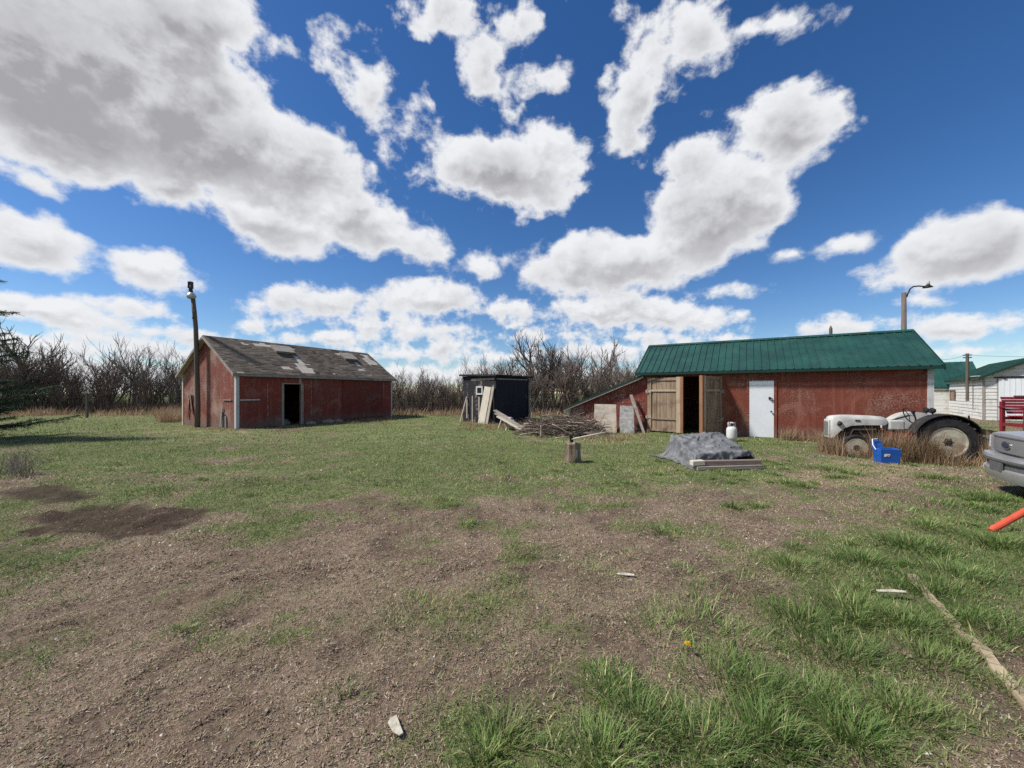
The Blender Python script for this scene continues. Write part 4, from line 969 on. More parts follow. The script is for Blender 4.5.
def make_tractor():
    t = thing('tractor', 'old pale grey farm tractor parked in dry weeds by the barn', 'tractor', (11.27, 10.42, -.25), math.atan2(.342, -.94))
    for s in (1, -1):
        make_wheel(t, 0, .66 * s, .61, .30, .37, s, True, 'big lugged rear wheel')
        make_wheel(t, 1.78, .56 * s, .355, .13, .245, s, False, 'small front wheel')
    # hood: lofted shell with the long swept cut-out over the front wheel
    xs = [.92, 1.0, 1.2, 1.5, 1.75, 1.95, 2.06, 2.14, 2.19, 2.21]
    low = [.97, .93, .93, .925, .90, .80, .66, .56, .54, .54]
    top = [1.10, 1.165, 1.185, 1.195, 1.20, 1.195, 1.185, 1.165, 1.13, 1.08]
    wid = [.17, .20, .215, .22, .22, .22, .215, .21, .195, .17]
    m = MB(); vs = []; n = 9
    for x, l, tp, w in zip(xs, low, top, wid):
        ring = [(-w, l), (-w, l + (tp - l) * .55), (-w * .98, tp - .07), (-w * .80, tp - .015), (0, tp), (w * .80, tp - .015), (w * .98, tp - .07), (w, l + (tp - l) * .55), (w, l)]
        vs += [(x, y, z) for y, z in ring]
    fs = []
    for i in range(len(xs) - 1):
        for k in range(n - 1): fs.append((i * n + k, (i + 1) * n + k, (i + 1) * n + k + 1, i * n + k + 1))
    fs.append(tuple(range(n))); fs.append(tuple((len(xs) - 1) * n + k for k in range(n))); m.add(vs, fs)
    m.build('hood', 'tractor_grey', t, smooth=True).modifiers.new('s', 'EDGE_SPLIT').split_angle = R(40)
    m = MB(); m.box(2.212, 2.25, -.17, .17, .53, 1.06); g = m.build('grille', 'tractor_grey', t, bevel=.02)
    m = MB()
    for k in range(9): m.box(2.252, 2.262, -.135 + k * .031, -.12 + k * .031, .60, 1.0)
    m.build('grille_bars', 'grille_dark', g)
    m = MB(); m.hexa([(1.55, -.235, 1.03), (1.66, -.235, 1.03), (1.66, -.222, 1.03), (1.55, -.222, 1.03), (1.55, -.235, 1.07), (1.66, -.235, 1.07), (1.66, -.222, 1.07), (1.55, -.222, 1.07)]); v8 = m.v[:8]; m.build('hood_latch', 'engine', t); m = MB(); m.hexa([(x, -y, z) for x, y, z in v8]); m.build('hood_latch', 'engine', t)
    m = MB(); m.lathe([(0, 0), (.05, 0), (.07, .05), (.06, .08), (0, .09)], 12, Matrix.Translation((1.98, .23, .95)) @ Matrix.Rotation(R(75), 4, 'Y')); m.build('headlight', 'engine', t, smooth=True)
    m = MB(); m.box(.95, 2.0, -.13, .13, .42, .72); m.box(1.05, 1.80, -.11, .11, .725, .92); m.tube([(1.2, .15, .82), (1.2, .2, .80), (1.7, .2, .78), (1.75, .15, .6)], .035, 8); m.tube([(1.4, .12, .62), (1.4, .21, .62)], .06, 10); m.tube([(1.65, .12, .55), (1.65, .22, .55)], .05, 10); m.build('engine', 'engine', t, bevel=.02)
    m = MB(); m.box(.1, .945, -.15, .15, .40, .78); m.tube([(0, -.66, .58), (0, -.2, .58)], .10, 10); m.tube([(0, .66, .58), (0, .2, .58)], .10, 10); m.box(-.25, .095, -.24, .24, .36, .86); m.build('gearbox', 'tractor_red', t, bevel=.02)
    m = MB(); m.box(1.74, 1.82, -.50, .50, .36, .44); m.bar((1.78, .3, .44), (1.95, .08, .5), .06, .06); m.bar((1.78, -.3, .44), (1.95, -.08, .5), .06, .06); m.bar((1.7, .45, .42), (.6, .2, .55), .04, .05); m.bar((1.7, -.45, .42), (.6, -.2, .55), .04, .05); m.build('front_axle', 'engine', t)
    m = MB(); m.box(.55, .9, -.19, .19, .80, 1.08); m.build('dash', 'tractor_grey', t, bevel=.04)
    m = MB(); m.tube([(.80, 0, 1.05), (.40, 0, 1.20)], .022, 8); c = Vector((.38, 0, 1.205)); ax = Vector((-.93, 0, .37)); e1 = Vector((0, 1, 0)); e2 = ax.cross(e1)
    m.tube([c + (e1 * math.cos(k * math.pi / 12) + e2 * math.sin(k * math.pi / 12)) * .215 for k in range(25)], .014, 6, cap=False)
    for k in (0, 8, 16): m.tube([c, c + (e1 * math.cos(k * math.pi / 12) + e2 * math.sin(k * math.pi / 12)) * .21], .010, 5)
    m.build('steering_wheel', 'black_metal', t)
    m = MB(); m.tube([(.30, .26, .82), (.42, .28, 1.30)], .016, 6); m.lathe([(0, -.045), (.04, -.02), (.045, .02), (0, .045)], 10, Matrix.Translation((.43, .28, 1.32))); m.build('lever', 'black_metal', t)
    # fenders: the far one pale grey, the near one dark
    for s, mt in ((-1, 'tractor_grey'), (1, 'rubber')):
        m = MB(); r0 = .68; w0, w1 = (.46, .84); a0, a1 = R(18), R(158); N = 22
        for k in range(N):
            A, Bn = a0 + (a1 - a0) * k / N, a0 + (a1 - a0) * (k + 1) / N
            p = [(r0 * math.cos(q), r0 * math.sin(q) + .58) for q in (A, Bn)]; o = [((r0 + .02) * math.cos(q), (r0 + .02) * math.sin(q) + .58) for q in (A, Bn)]
            ys = (w0 * s, w1 * s)
            m.hexa([(p[0][0], ys[0], p[0][1]), (p[0][0], ys[1], p[0][1]), (p[1][0], ys[1], p[1][1]), (p[1][0], ys[0], p[1][1]), (o[0][0], ys[0], o[0][1]), (o[0][0], ys[1], o[0][1]), (o[1][0], ys[1], o[1][1]), (o[1][0], ys[0], o[1][1])])
        pl = [(r0 * math.cos(a0 + (a1 - a0) * k / N), r0 * math.sin(a0 + (a1 - a0) * k / N) + .58) for k in range(N + 1)]
        m.prism(pl, w0 * s - .012 * s, w0 * s - .004 * s)
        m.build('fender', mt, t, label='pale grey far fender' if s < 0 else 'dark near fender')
    m = MB(); m.tube([(-.15, 0, .86), (-.22, 0, 1.0)], .03, 6); m.lathe([(0, 0), (.12, .0), (.21, .04), (.23, .09), (.21, .085), (.12, .03), (0, .03)], 18, Matrix.Translation((-.2, 0, 1.0)) @ Matrix.Diagonal((1, 1.1, 1, 1))); m.build('seat', 'engine', t, smooth=True)
    for y in (-.62, -.36):
        m = MB(); m.tube([(-.30, y, 1.05), (-.30, y, 1.27)], .018, 6); m.lathe([(0, -.05), (.06, -.045), (.085, .02), (.07, .05), (0, .05)], 12, Matrix.Translation((-.30, y, 1.33)) @ Matrix.Rotation(R(80), 4, 'Y')); m.build('rear_light', 'black_metal', t)
    # lift arms and drawbar frame behind
    for s in (-1, 1):
        m = MB(); m.bar((-.15, .34 * s, .98), (-1.0, .36 * s, .84), .07, .10); m.bar((-1.0, .36 * s, .84), (-2.0, .40 * s, .58), .07, .11); m.build('lift_arm', 'engine', t)
        m = MB(); m.bar((-.2, .30 * s, .42), (-1.3, .38 * s, .45), .05, .07); m.bar((-.85, .36 * s, .84), (-.9, .36 * s, .46), .04, .04); m.build('lift_link', 'engine', t)
    m = MB(); m.bar((-1.3, -.62, .44), (-1.3, .62, .44), .08, .08); m.bar((-1.98, -.55, .56), (-1.98, .55, .56), .10, .10); m.bar((-.3, 0, .86), (-1.3, 0, .74), .05, .05); m.bar((-1.3, 0, .44), (-1.3, 0, .80), .06, .06); m.build('rear_frame', 'engine', t)
    m = MB(); m.tube([(-.62, .44, .85), (-.58, .44, 1.25)], .018, 6); m.build('lever', 'black_metal', t)
make_tractor()

# ------------------------------------------------------------------ blue cooler in front of the tractor
cx, cy = 9.32, 9.55; cz = hz(cx, cy) + .005
CS = .86
t = thing('cooler', 'blue plastic cooler box with its lid open in front of the tractor', 'cooler', (cx, cy, cz), R(-14))
t.scale = (CS, CS, CS)
m = MB(); w, d, h = .255, .18, .42; k = .88
o = [(-w * k, -d * k, 0), (w * k, -d * k, 0), (w * k, d * k, 0), (-w * k, d * k, 0), (-w, -d, h), (w, -d, h), (w, d, h), (-w, d, h)]
i_ = [(-w + .03, -d + .03, h), (w - .03, -d + .03, h), (w - .03, d - .03, h), (-w + .03, d - .03, h), (-w * k + .03, -d * k + .03, .04), (w * k - .03, -d * k + .03, .04), (w * k - .03, d * k - .03, .04), (-w * k + .03, d * k - .03, .04)]
m.add(o + i_, [(3, 2, 1, 0), (0, 1, 5, 4), (1, 2, 6, 5), (2, 3, 7, 6), (3, 0, 4, 7), (4, 5, 9, 8), (5, 6, 10, 9), (6, 7, 11, 10), (7, 4, 8, 11), (8, 9, 13, 12), (9, 10, 14, 13), (10, 11, 15, 14), (11, 8, 12, 15), (12, 13, 14, 15)])
m.build('body', 'blue_plastic', t, bevel=.035)
m = MB(); m.slab((-.255, .19, .40), (.06, .21, .40), (.02, .27, .62), (-.22, .25, .64), .04); lid = m.build('lid', 'blue_plastic', t, bevel=.018)
m = MB(); m.tube([(-.275, -.02, .38), (-.30, .06, .50), (-.235, .205, .655), (-.10, .23, .665)], .011, 6); m.build('handle', 'sticker_white', t)
def on_front(x, z): return (x, -.181 * (.88 + .12 * z / .42) - .006, z)
m = MB(); m.add([on_front(-.17, .20), on_front(-.03, .20), on_front(-.02, .28), on_front(-.16, .28)], [(0, 1, 2, 3)]); m.build('logo_patch', 'sticker_white', t)
m = MB(); m.add([tuple(Vector(on_front(a, b)) + Vector((0, -.003, 0))) for a, b in ((-.125, .205), (-.035, .225), (-.03, .25), (-.10, .235))], [(0, 1, 2, 3)]); m.build('logo_stripe', 'sticker_red', t)

# ------------------------------------------------------------------ silver car entering at the right edge
def loft(m, st, ring):
    vs = []; n = None
    for s in st:
        r = ring(*s[1:]); n = len(r); vs += [(s[0], y, z) for y, z in r]
    fs = []
    for i in range(len(st) - 1):
        for k in range(n): fs.append((i * n + k, i * n + (k + 1) % n, (i + 1) * n + (k + 1) % n, (i + 1) * n + k))
    fs.append(tuple(range(n))); fs.append(tuple((len(st) - 1) * n + k for k in range(n))); m.add(vs, fs)
def subsurf(o, lv=2):
    s = o.modifiers.new('sub', 'SUBSURF'); s.levels = lv; s.render_levels = lv
    o.data.polygons.foreach_set('use_smooth', [True] * len(o.data.polygons)); return o
def make_car():
    t = thing('car', 'silver car parked at the right edge behind the orange tubes', 'car', (7.60, 5.82, -.03), math.atan2(.55, -.835))
    def ring(w, zb, zs, zt): return [(0, zb), (w * .85, zb), (w, zb + .12), (w * 1.0, zs - .12), (w * .96, zs - .02), (w * .80, zs + (zt - zs) * .45), (w * .4, zt - .01), (0, zt), (-w * .4, zt - .01), (-w * .80, zs + (zt - zs) * .45), (-w * .96, zs - .02), (-w, zs - .12), (-w, zb + .12), (-w * .85, zb)]
    m = MB(); loft(m, [(.03, .70, .45, .95, .985), (.0, .74, .40, .965, 1.0), (-.14, .84, .30, .975, 1.02), (-.5, .89, .26, .98, 1.055), (-1.15, .90, .25, .99, 1.09), (-2.4, .90, .25, .99, 1.05), (-3.6, .90, .25, .99, 1.06), (-4.2, .87, .30, .98, 1.04), (-4.5, .78, .38, .93, .98), (-4.55, .74, .45, .9, .95)], ring)
    body = subsurf(m.build('body', 'car_silver', t))
    def gring(w, zb, zt): return [(-w, zb), (-w * .97, zb + (zt - zb) * .4), (-w * .82, zt - .03), (-w * .4, zt), (w * .4, zt), (w * .82, zt - .03), (w * .97, zb + (zt - zb) * .4), (w, zb)]
    m = MB(); loft(m, [(-1.15, .74, 1.02, 1.05), (-1.5, .78, 1.02, 1.22), (-1.95, .80, 1.02, 1.43), (-2.6, .80, 1.02, 1.47), (-3.3, .78, 1.02, 1.44), (-3.9, .74, 1.02, 1.18), (-4.1, .70, 1.02, 1.05)], gring)
    subsurf(m.build('windows', 'car_glass', t), 1)
    m = MB(); loft(m, [(-1.85, .58, 1.41, 1.425), (-2.0, .64, 1.43, 1.46), (-2.6, .66, 1.45, 1.49), (-3.25, .64, 1.42, 1.46), (-3.4, .58, 1.39, 1.41)], gring); subsurf(m.build('roof', 'car_silver', t), 1)
    plan = [(-.70, .925), (-.35, .925), (-.10, .87), (.04, .74), (.11, .50), (.145, .25), (.155, 0), (.145, -.25), (.11, -.50), (.04, -.74), (-.10, -.87), (-.35, -.925), (-.70, -.925)]
    def sweep(m, path, prof):
        n = len(prof); vs = []
        for i, (x, y) in enumerate(path):
            a = Vector(path[min(i + 1, len(path) - 1)]) - Vector(path[max(i - 1, 0)]); nx, ny = -a.y, a.x; l = math.hypot(nx, ny); nx, ny = nx / l, ny / l
            if nx * (x + .9) + ny * y < 0: nx, ny = -nx, -ny
            vs += [(x + nx * o, y + ny * o, z) for o, z in prof]
        fs = [(i * n + k, i * n + (k + 1) % n, (i + 1) * n + (k + 1) % n, (i + 1) * n + k) for i in range(len(path) - 1) for k in range(n)]
        fs += [tuple(range(n)), tuple((len(path) - 1) * n + k for k in range(n))]; m.add(vs, fs)
    m = MB(); sweep(m, plan, [(-.08, .28), (-.01, .29), (.02, .36), (.025, .44), (.0, .45), (-.015, .47), (-.015, .55), (.02, .565), (.035, .60), (.02, .655), (-.08, .67)])
    b = m.build('bumper', 'car_silver', t, smooth=True); b.modifiers.new('e', 'EDGE_SPLIT').split_angle = R(35)
    m = MB(); sweep(m, plan[3:10], [(-.014, .475), (-.008, .475), (-.008, .546), (-.014, .546)]); m.build('air_intake', 'car_grey', b)
    m = MB(); sweep(m, plan[2:11], [(.022, .585), (.040, .587), (.040, .612), (.022, .614)]); m.build('bumper_strip', 'car_grey', b)
    for s in (1, -1):
        m = MB(); m.lathe([(0, 0), (.055, .0), (.05, .03), (0, .04)], 14, Matrix.Translation((.062, .64 * s, .40)) @ Matrix.Rotation(R(90), 4, 'Y')); m.build('fog_light', 'lens', b)
    m = MB(); m.box(.158, .185, -.17, .17, .43, .56); m.build('plate_bracket', 'car_grey', b)
    nose = [(-.02, .60), (.03, .48), (.052, .25), (.058, 0), (.052, -.25), (.03, -.48), (-.02, -.60)]
    m = MB(); sweep(m, nose, [(-.02, .70), (.004, .70), (.012, .80), (.006, .915), (-.02, .93)]); g = m.build('grille', 'car_grille', t, smooth=True); g.modifiers.new('e', 'EDGE_SPLIT').split_angle = R(40)
    m = MB(); sweep(m, nose, [(.006, .925), (.016, .925), (.016, .94), (.006, .94)]); m.build('hood_gap', 'car_grey', t)
    MX = Matrix.Translation((.068, 0, .815)) @ Matrix(((0, 0, 1, 0), (1.35, 0, 0, 0), (0, .62, 0, 0), (0, 0, 0, 1)))
    m = MB(); m.lathe([(.0, .0), (.095, .0), (.095, .012), (.082, .016), (.078, .012), (0, .012)], 28, MX); bd = m.build('badge', 'chrome', g, smooth=False)
    m = MB(); m.lathe([(0, .0135), (.076, .0135), (.070, .019), (0, .020)], 28, MX); m.build('badge_centre', 'badge', bd)
    for s in (1, -1):
        m = MB(); m.slab((-.03, .615 * s, .72), (-.16, .80 * s, .73), (-.18, .80 * s, .92), (-.035, .60 * s, .92), -.05 * s if False else .04); m.v = [(x + .03, y + .03 * s, z) for x, y, z in m.v]; m.build('headlight', 'lens', t, bevel=.01)
    for x in (-.85, -3.55):
        for s in (1, -1):
            m = MB(); m.lathe([(.20, -.1), (.29, -.1), (.32, -.07), (.325, 0), (.32, .07), (.29, .1), (.20, .1), (.20, -.1)], 32, wheelM(x, .84 * s, .33)); wl = m.build('wheel', 'rubber', t)
            m = MB(); m.lathe([(.20, -.08 * s), (.19, -.09 * s), (.06, -.07 * s), (0, -.075 * s)], 24, wheelM(x, .84 * s, .33)); m.build('rim', 'chrome', wl)
MAT['car_grille'] = material('grille_grey', plain((.20, .20, .205), .15, 60, .3), .45, .2)
make_car()

# ------------------------------------------------------------------ red wooden glider seat by the garage
Y0 = 13.5; p = AT(1007, 430, Y0)
t = thing('garden_seat', 'red wooden garden glider seat in front of the white garage door', 'seat', (p.x + .62, Y0, 0), R(-8))
for x in (.05, 1.75):
    for y in (0, .75):
        m = MB(); m.box(x - .05, x + .05, y - .05, y + .05, -.1, 1.02 if y == 0 else 1.25); m.build('post', 'bench_red', t)
    m = MB(); m.box(x - .08, x + .08, -.08, .82, 1.023, 1.07); m.build('armrest', 'bench_red', t)
    m = MB(); m.box(x - .04, x + .04, .053, .697, .35, .47); m.build('side_rail', 'bench_red', t)
m = MB()
for k in range(6): m.box(.12, 1.68, .05 + k * .105, .14 + k * .105, .70, .735)
m.build('seat', 'bench_red', t)
m = MB()
for k in range(6):
    z = .80 + k * .105; y = .66 + k * .04; m.hexa([(.14, y, z), (1.66, y, z), (1.66, y + .03, z), (.14, y + .03, z), (.14, y + .035, z + .092), (1.66, y + .035, z + .092), (1.66, y + .065, z + .092), (.14, y + .065, z + .092)])
m.build('backrest', 'bench_red', t)
m = MB(); m.box(.10, 1.7, .0, .05, .60, .69); m.box(.10, 1.7, .70, .75, .58, .69); m.box(.10, 1.7, .02, .06, .2, .28); m.build('frame_rail', 'bench_red', t)
m = MB(); m.box(.55, 1.3, .86, .90, 1.42, 1.47); m.build('top_board', 'bench_red', t)

# ------------------------------------------------------------------ orange tubes at the right edge
t = thing('tube_trestle', 'orange-red tubular trestle with one foot in the grass at the right edge', 'trestle', (5.54, 4.42, hz(5.54, 4.42)))
ap = (1.02, -.06, .66)
for q, lab in (((0, 0, .03), None), ((1.55, -.1, .02), None)):
    m = MB(); m.tube([q, ap], .034, 12); m.build('leg', 'orange', t)
m = MB(); m.tube([(-.035, 0, .012), (.02, 0, .045)], [.026, .037], 12); m.build('foot_cap', 'orange', t)
for q in ((.05, -.95, .02), (1.6, -1.0, .02)):
    m = MB(); m.tube([q, (1.02, -.96, .66)], .034, 12); m.build('leg', 'orange', t)
m = MB(); m.tube([(1.02, .05, .68), (1.02, -1.05, .68)], .036, 12); m.build('top_tube', 'orange', t)

# ------------------------------------------------------------------ small things on the ground
def sunk_board():
    a = Vector((*G(912, 578), 0)); b = Vector((*G(1045, 724), 0)); m = MB(); n = 16
    for i in range(n):
        p = a.lerp(b, i / n); q = a.lerp(b, (i + 1) / n - .004); p.z = hz(p.x, p.y) + .012 + .008 * math.sin(i * 1.3); q.z = hz(q.x, q.y) + .012 + .010 * math.sin((i + 1) * 1.3)
        m.bar(p - a, q - a, .058 + .012 * math.sin(i * 2.1), .03)
    mm = m.build('sunken_board', 'pale_wood_long', None, loc=a); tag(mm, 'long pale board sunk in the grass at the lower right', 'board')
MAT['pale_wood_long'] = material('pale_board', plain((.36, .29, .19), .3, 14, .3, (.20, .15, .09), .7), .85)
sunk_board()
def scrap(px, py, poly, mat, label, th=.008, rz=0, name='wood_scrap', lift=.012):
    x, y = G(px, py); m = MB(); m.prism(poly, 0, th, 'z')
    o = m.build(name, mat, None, loc=(x, y, hz(x, y) + lift), bevel=.002, rot=(R(3), R(-4), rz)); tag(o, label, 'scrap'); return o
scrap(397, 731, [(-.045, .045), (-.018, .058), (.042, -.04), (.026, -.05), (-.01, -.03), (-.05, .02)], 'scrap', 'pale wedge-shaped scrap on the bare dirt, nearest the viewer')
scrap(625, 577, [(-.08, .03), (.02, .02), (.08, -.01), (.07, -.035), (-.05, .0)], 'scrap', 'pale split scrap lying on the gravelly dirt left of the tufts')
scrap(890, 599, [(-.09, .02), (.03, .01), (.10, -.02), (.09, -.04), (-.09, -.005)], 'scrap', 'thin pale splinter in the grass beside the sunken board', name='splinter', lift=.06)
x, y = G(687, 653); z = hz(x, y)
t = thing('dandelion', 'single yellow dandelion in the grass clump', 'flower', (x, y, z))
m = MB(); m.tube([(0, 0, 0), (.004, 0, .03), (0, -.01, .07)], .002, 5); m.build('stem', 'stem', t)
m = MB()
for k in range(46):
    a = k * 2.4; r = .021 * math.sqrt((k + 1) / 46); m.bar((0, -.01, .072), (r * math.cos(a), -.01 + r * math.sin(a), .075 + .012 * (1 - k / 46)), .005, .0015)
m.build('flower_head', 'petal', t)
px, py = G(87, 418); t = thing('wooden_post', 'T-shaped wooden post standing in front of the left thicket', 'post', (px, py, 0))
m = MB(); m.box(-.05, .05, -.05, .05, -.1, 1.52); m.build('post', 'pole_wood', t)
m = MB(); m.box(-.27, .27, -.06, .06, 1.523, 1.60); m.build('cross_board', 'frame_grey', t)

# ------------------------------------------------------------------ bare trees and bushes
def branchy(m, p, d, L, r, lvl, maxl, up, kids, mt, mk):
    seg = 4 if lvl < 2 else 3; pts = [p]; q = p; dd = d
    for k in range(seg):
        dd = (dd + Vector((random.gauss(0, .12), random.gauss(0, .12), random.gauss(up, .08)))).normalized(); q = q + dd * L / seg; pts.append(q)
    end = max(r * .35, .006)
    tgt = mt if lvl < 2 else mk
    tgt.tube(pts, [r + (end - r) * k / seg for k in range(seg + 1)], 6 if lvl == 0 else (4 if lvl == 1 else 3), cap=False)
    if lvl >= maxl: return
    for c in range(kids[lvl]):
        f = random.uniform(.25, 1.0); i = min(int(f * seg), seg - 1); s = pts[i].lerp(pts[i + 1], f * seg - i)
        dirn = (pts[i + 1] - pts[i]).normalized(); a = random.uniform(0, 6.28)
        o = dirn.orthogonal().normalized(); o = o * math.cos(a) + dirn.cross(o) * math.sin(a)
        nd = (dirn * random.uniform(.75, 1.1) + o * random.uniform(.4, .85) + Vector((0, 0, .22))).normalized()
        branchy(m, s, nd, L * random.uniform(.42, .66), max(r * random.uniform(.42, .6), .008), lvl + 1, maxl, up * .8, kids, mt, mk)
def bush_proto(kind, h, stems, kids, maxl, label, group, mats):
    e = thing(kind, label, 'tree' if 'tree' in kind else 'bush', (0, 0, 0), 0, group); mt, mk = MB(), MB()
    for s in range(stems):
        a = random.uniform(0, 6.28); sp = random.uniform(.08, .5) if stems > 1 else .08
        branchy(None, Vector((math.cos(a) * .25 * (stems > 1), math.sin(a) * .25 * (stems > 1), -.1)), Vector((math.cos(a) * sp, math.sin(a) * sp, 1)).normalized(), h * random.uniform(.42, .66), random.uniform(.03, .05) if stems > 2 else .13, 0, maxl, .16, kids, mt, mk)
    mt.build('trunk', 'bark', e); mk.build('crown', mats, e); return e
random.seed(21)
LB = 'bare leafless bush standing in the thicket left of the red shed'
MBh = 'bare leafless bush in the thicket between the red shed and the black shed'
RB = 'bare leafless bush in the thicket behind the black shed and the lean-to'
protos = [bush_proto('bare_bush', random.uniform(3.4, 4.4), random.randint(5, 8), [6, 5, 3], 3, LB, 'bare bushes in the thicket', 'twig' if i % 2 else 'twig_red') for i in range(5)]
used = set()
def place(i, x, y, s, label, rz=None):
    if i not in used: e = protos[i]; used.add(i)
    else: e = copy_tree(protos[i])
    e.location = (x, y, 0); e.rotation_euler = (0, 0, random.uniform(0, 6.28)); e.scale = (s * random.uniform(.95, 1.1), s * random.uniform(.95, 1.1), s); e['label'] = label
    g = {LB: 'bare bushes left of the red shed', MBh: 'bare bushes between the two sheds', RB: 'bare bushes behind the black shed'}[label]; e['group'] = g
def top_for(px):   # tree-top row in the photograph along the skyline
    return float(np.interp(px, [-120, 0, 40, 60, 80, 100, 125, 150, 185, 230, 390, 400, 425, 445, 470, 490, 640, 700], [352, 358, 354, 364, 370, 362, 362, 353, 356, 372, 372, 366, 364, 368, 370, 355, 350, 350]))
for row in range(3):
    px = -70.0
    while px < 214:
        Y = 28.8 + row * 1.9 + random.uniform(-.6, .6); p = AT(px + random.uniform(-5, 5), 400, Y)
        h = (HZ - top_for(px)) * Y / F + EYE; place(random.randrange(5), p.x, Y, h / 3.9 * random.choice([random.uniform(.95, 1.3), random.uniform(.65, .9)]), LB); px += random.uniform(22, 36)
    px = 250.0
    while px < 470:
        Y = 29.5 + row * 1.8 + random.uniform(-.6, .6); p = AT(px, 400, Y)
        h = (HZ - top_for(px)) * Y / F + EYE; place(random.randrange(5), p.x, Y, h / 3.9 * random.uniform(.6, 1.12), MBh); px += random.uniform(15, 24)
for row in range(2):
    px = 478.0
    while px < 690:
        Y = 29.0 + row * 3 + random.uniform(-.8, .8); p = AT(px, 400, Y); place(random.randrange(5), p.x, Y, random.uniform(.75, 1.2), RB); px += random.uniform(13, 20)
tp = [bush_proto('bare_tree', 7.0, 1, [9, 6, 4, 3], 4, 'x', None, 'twig'), bush_proto('bare_tree', 6.4, 2, [8, 6, 4], 3, 'x', None, 'twig')]
spots = [(568, 31.5, .90, 0, 'tallest bare tree, with a rounded crown, left of the lean-to roof'), (533, 32.5, .98, 1, 'wide bare tree rising right behind the black shed'), (500, 33.0, .80, 0, 'bare tree leaning out behind the left part of the black shed'),
         (600, 33.0, .86, 1, 'bare tree above the low end of the lean-to roof'), (622, 32.0, .78, 0, 'bare tree right behind the high end of the lean-to roof'), (552, 34.5, .88, 1, 'bare tree deep between the two tallest ones'), (25, 28.5, .92, 1, 'bare spreading tree just right of the spruce')]
for n, (px, Y, s, i, lab) in enumerate(spots):
    e = tp[i] if n == (0 if i == 0 else 1) else copy_tree(tp[i])
    p = AT(px, 400, Y); e.location = (p.x, Y, 0); e.rotation_euler = (0, 0, n * 1.7); e.scale = (s * 1.35, s * 1.35, s * 1.1); e['label'] = lab; e['category'] = 'tree'; e['group'] = 'bare trees above the thicket'
def make_thicket():   # the dense undergrowth band: nobody could count these stems
    n = 26000
    X = np.concatenate([rng.uniform(-46, -20, 11000), rng.uniform(-20, 16, 15000)]); Y = rng.uniform(28.2, 34, n)
    P = np.stack([X, Y], 1); m = rng.random(n)[:, None]; C = (np.array([.115, .075, .060]) * (1 - m) + np.array([.20, .165, .135]) * m) * rng.uniform(.6, 1.25, n)[:, None]
    H = rng.uniform(.4, 1.5, n) * (.7 + .6 * fbm(X * .6, Y * .4, 3, 8)) * 1.12
    V, T, Cc = blades(P, H, rng.uniform(.018, .04, n), rng.uniform(0, 6.28, n), np.abs(rng.normal(0, .32, n)), rng.uniform(-.2, .7, n), C, 3)
    tag(np_mesh('undergrowth', V, T, MAT['litter'], Cc), 'dense brown undergrowth filling the foot of the thicket', 'undergrowth', None, 'stuff')
make_thicket()
def dead_shrub(px, py, h, n, label):
    x, y = G(px, py); m = MB()
    for k in range(n):
        g = random.uniform(.8, 1.2); m.col = (.36 * g, .31 * g, .24 * g); a = random.uniform(0, 6.28); s = random.uniform(.15, .8)
        pts = stick_tube(m, (random.uniform(-.25, .25), random.uniform(-.25, .25), 0), (math.cos(a) * s, math.sin(a) * s, 1), h * random.uniform(.5, 1.1), .007, .12, 4)
        for c in range(3): stick_tube(m, pts[random.choice((1, 2, 3))], (random.gauss(0, .6), random.gauss(0, .6), .8), h * .35, .004, .12, 3, 2)
    tag(m.build('dead_weed', 'stick', None, loc=(x, y, hz(x, y))), label, 'weed')
dead_shrub(22, 476, .62, 34, 'pale dead branching weed in front of the spruce')
dead_shrub(2, 474, .5, 24, 'pale dead weed at the very left edge')

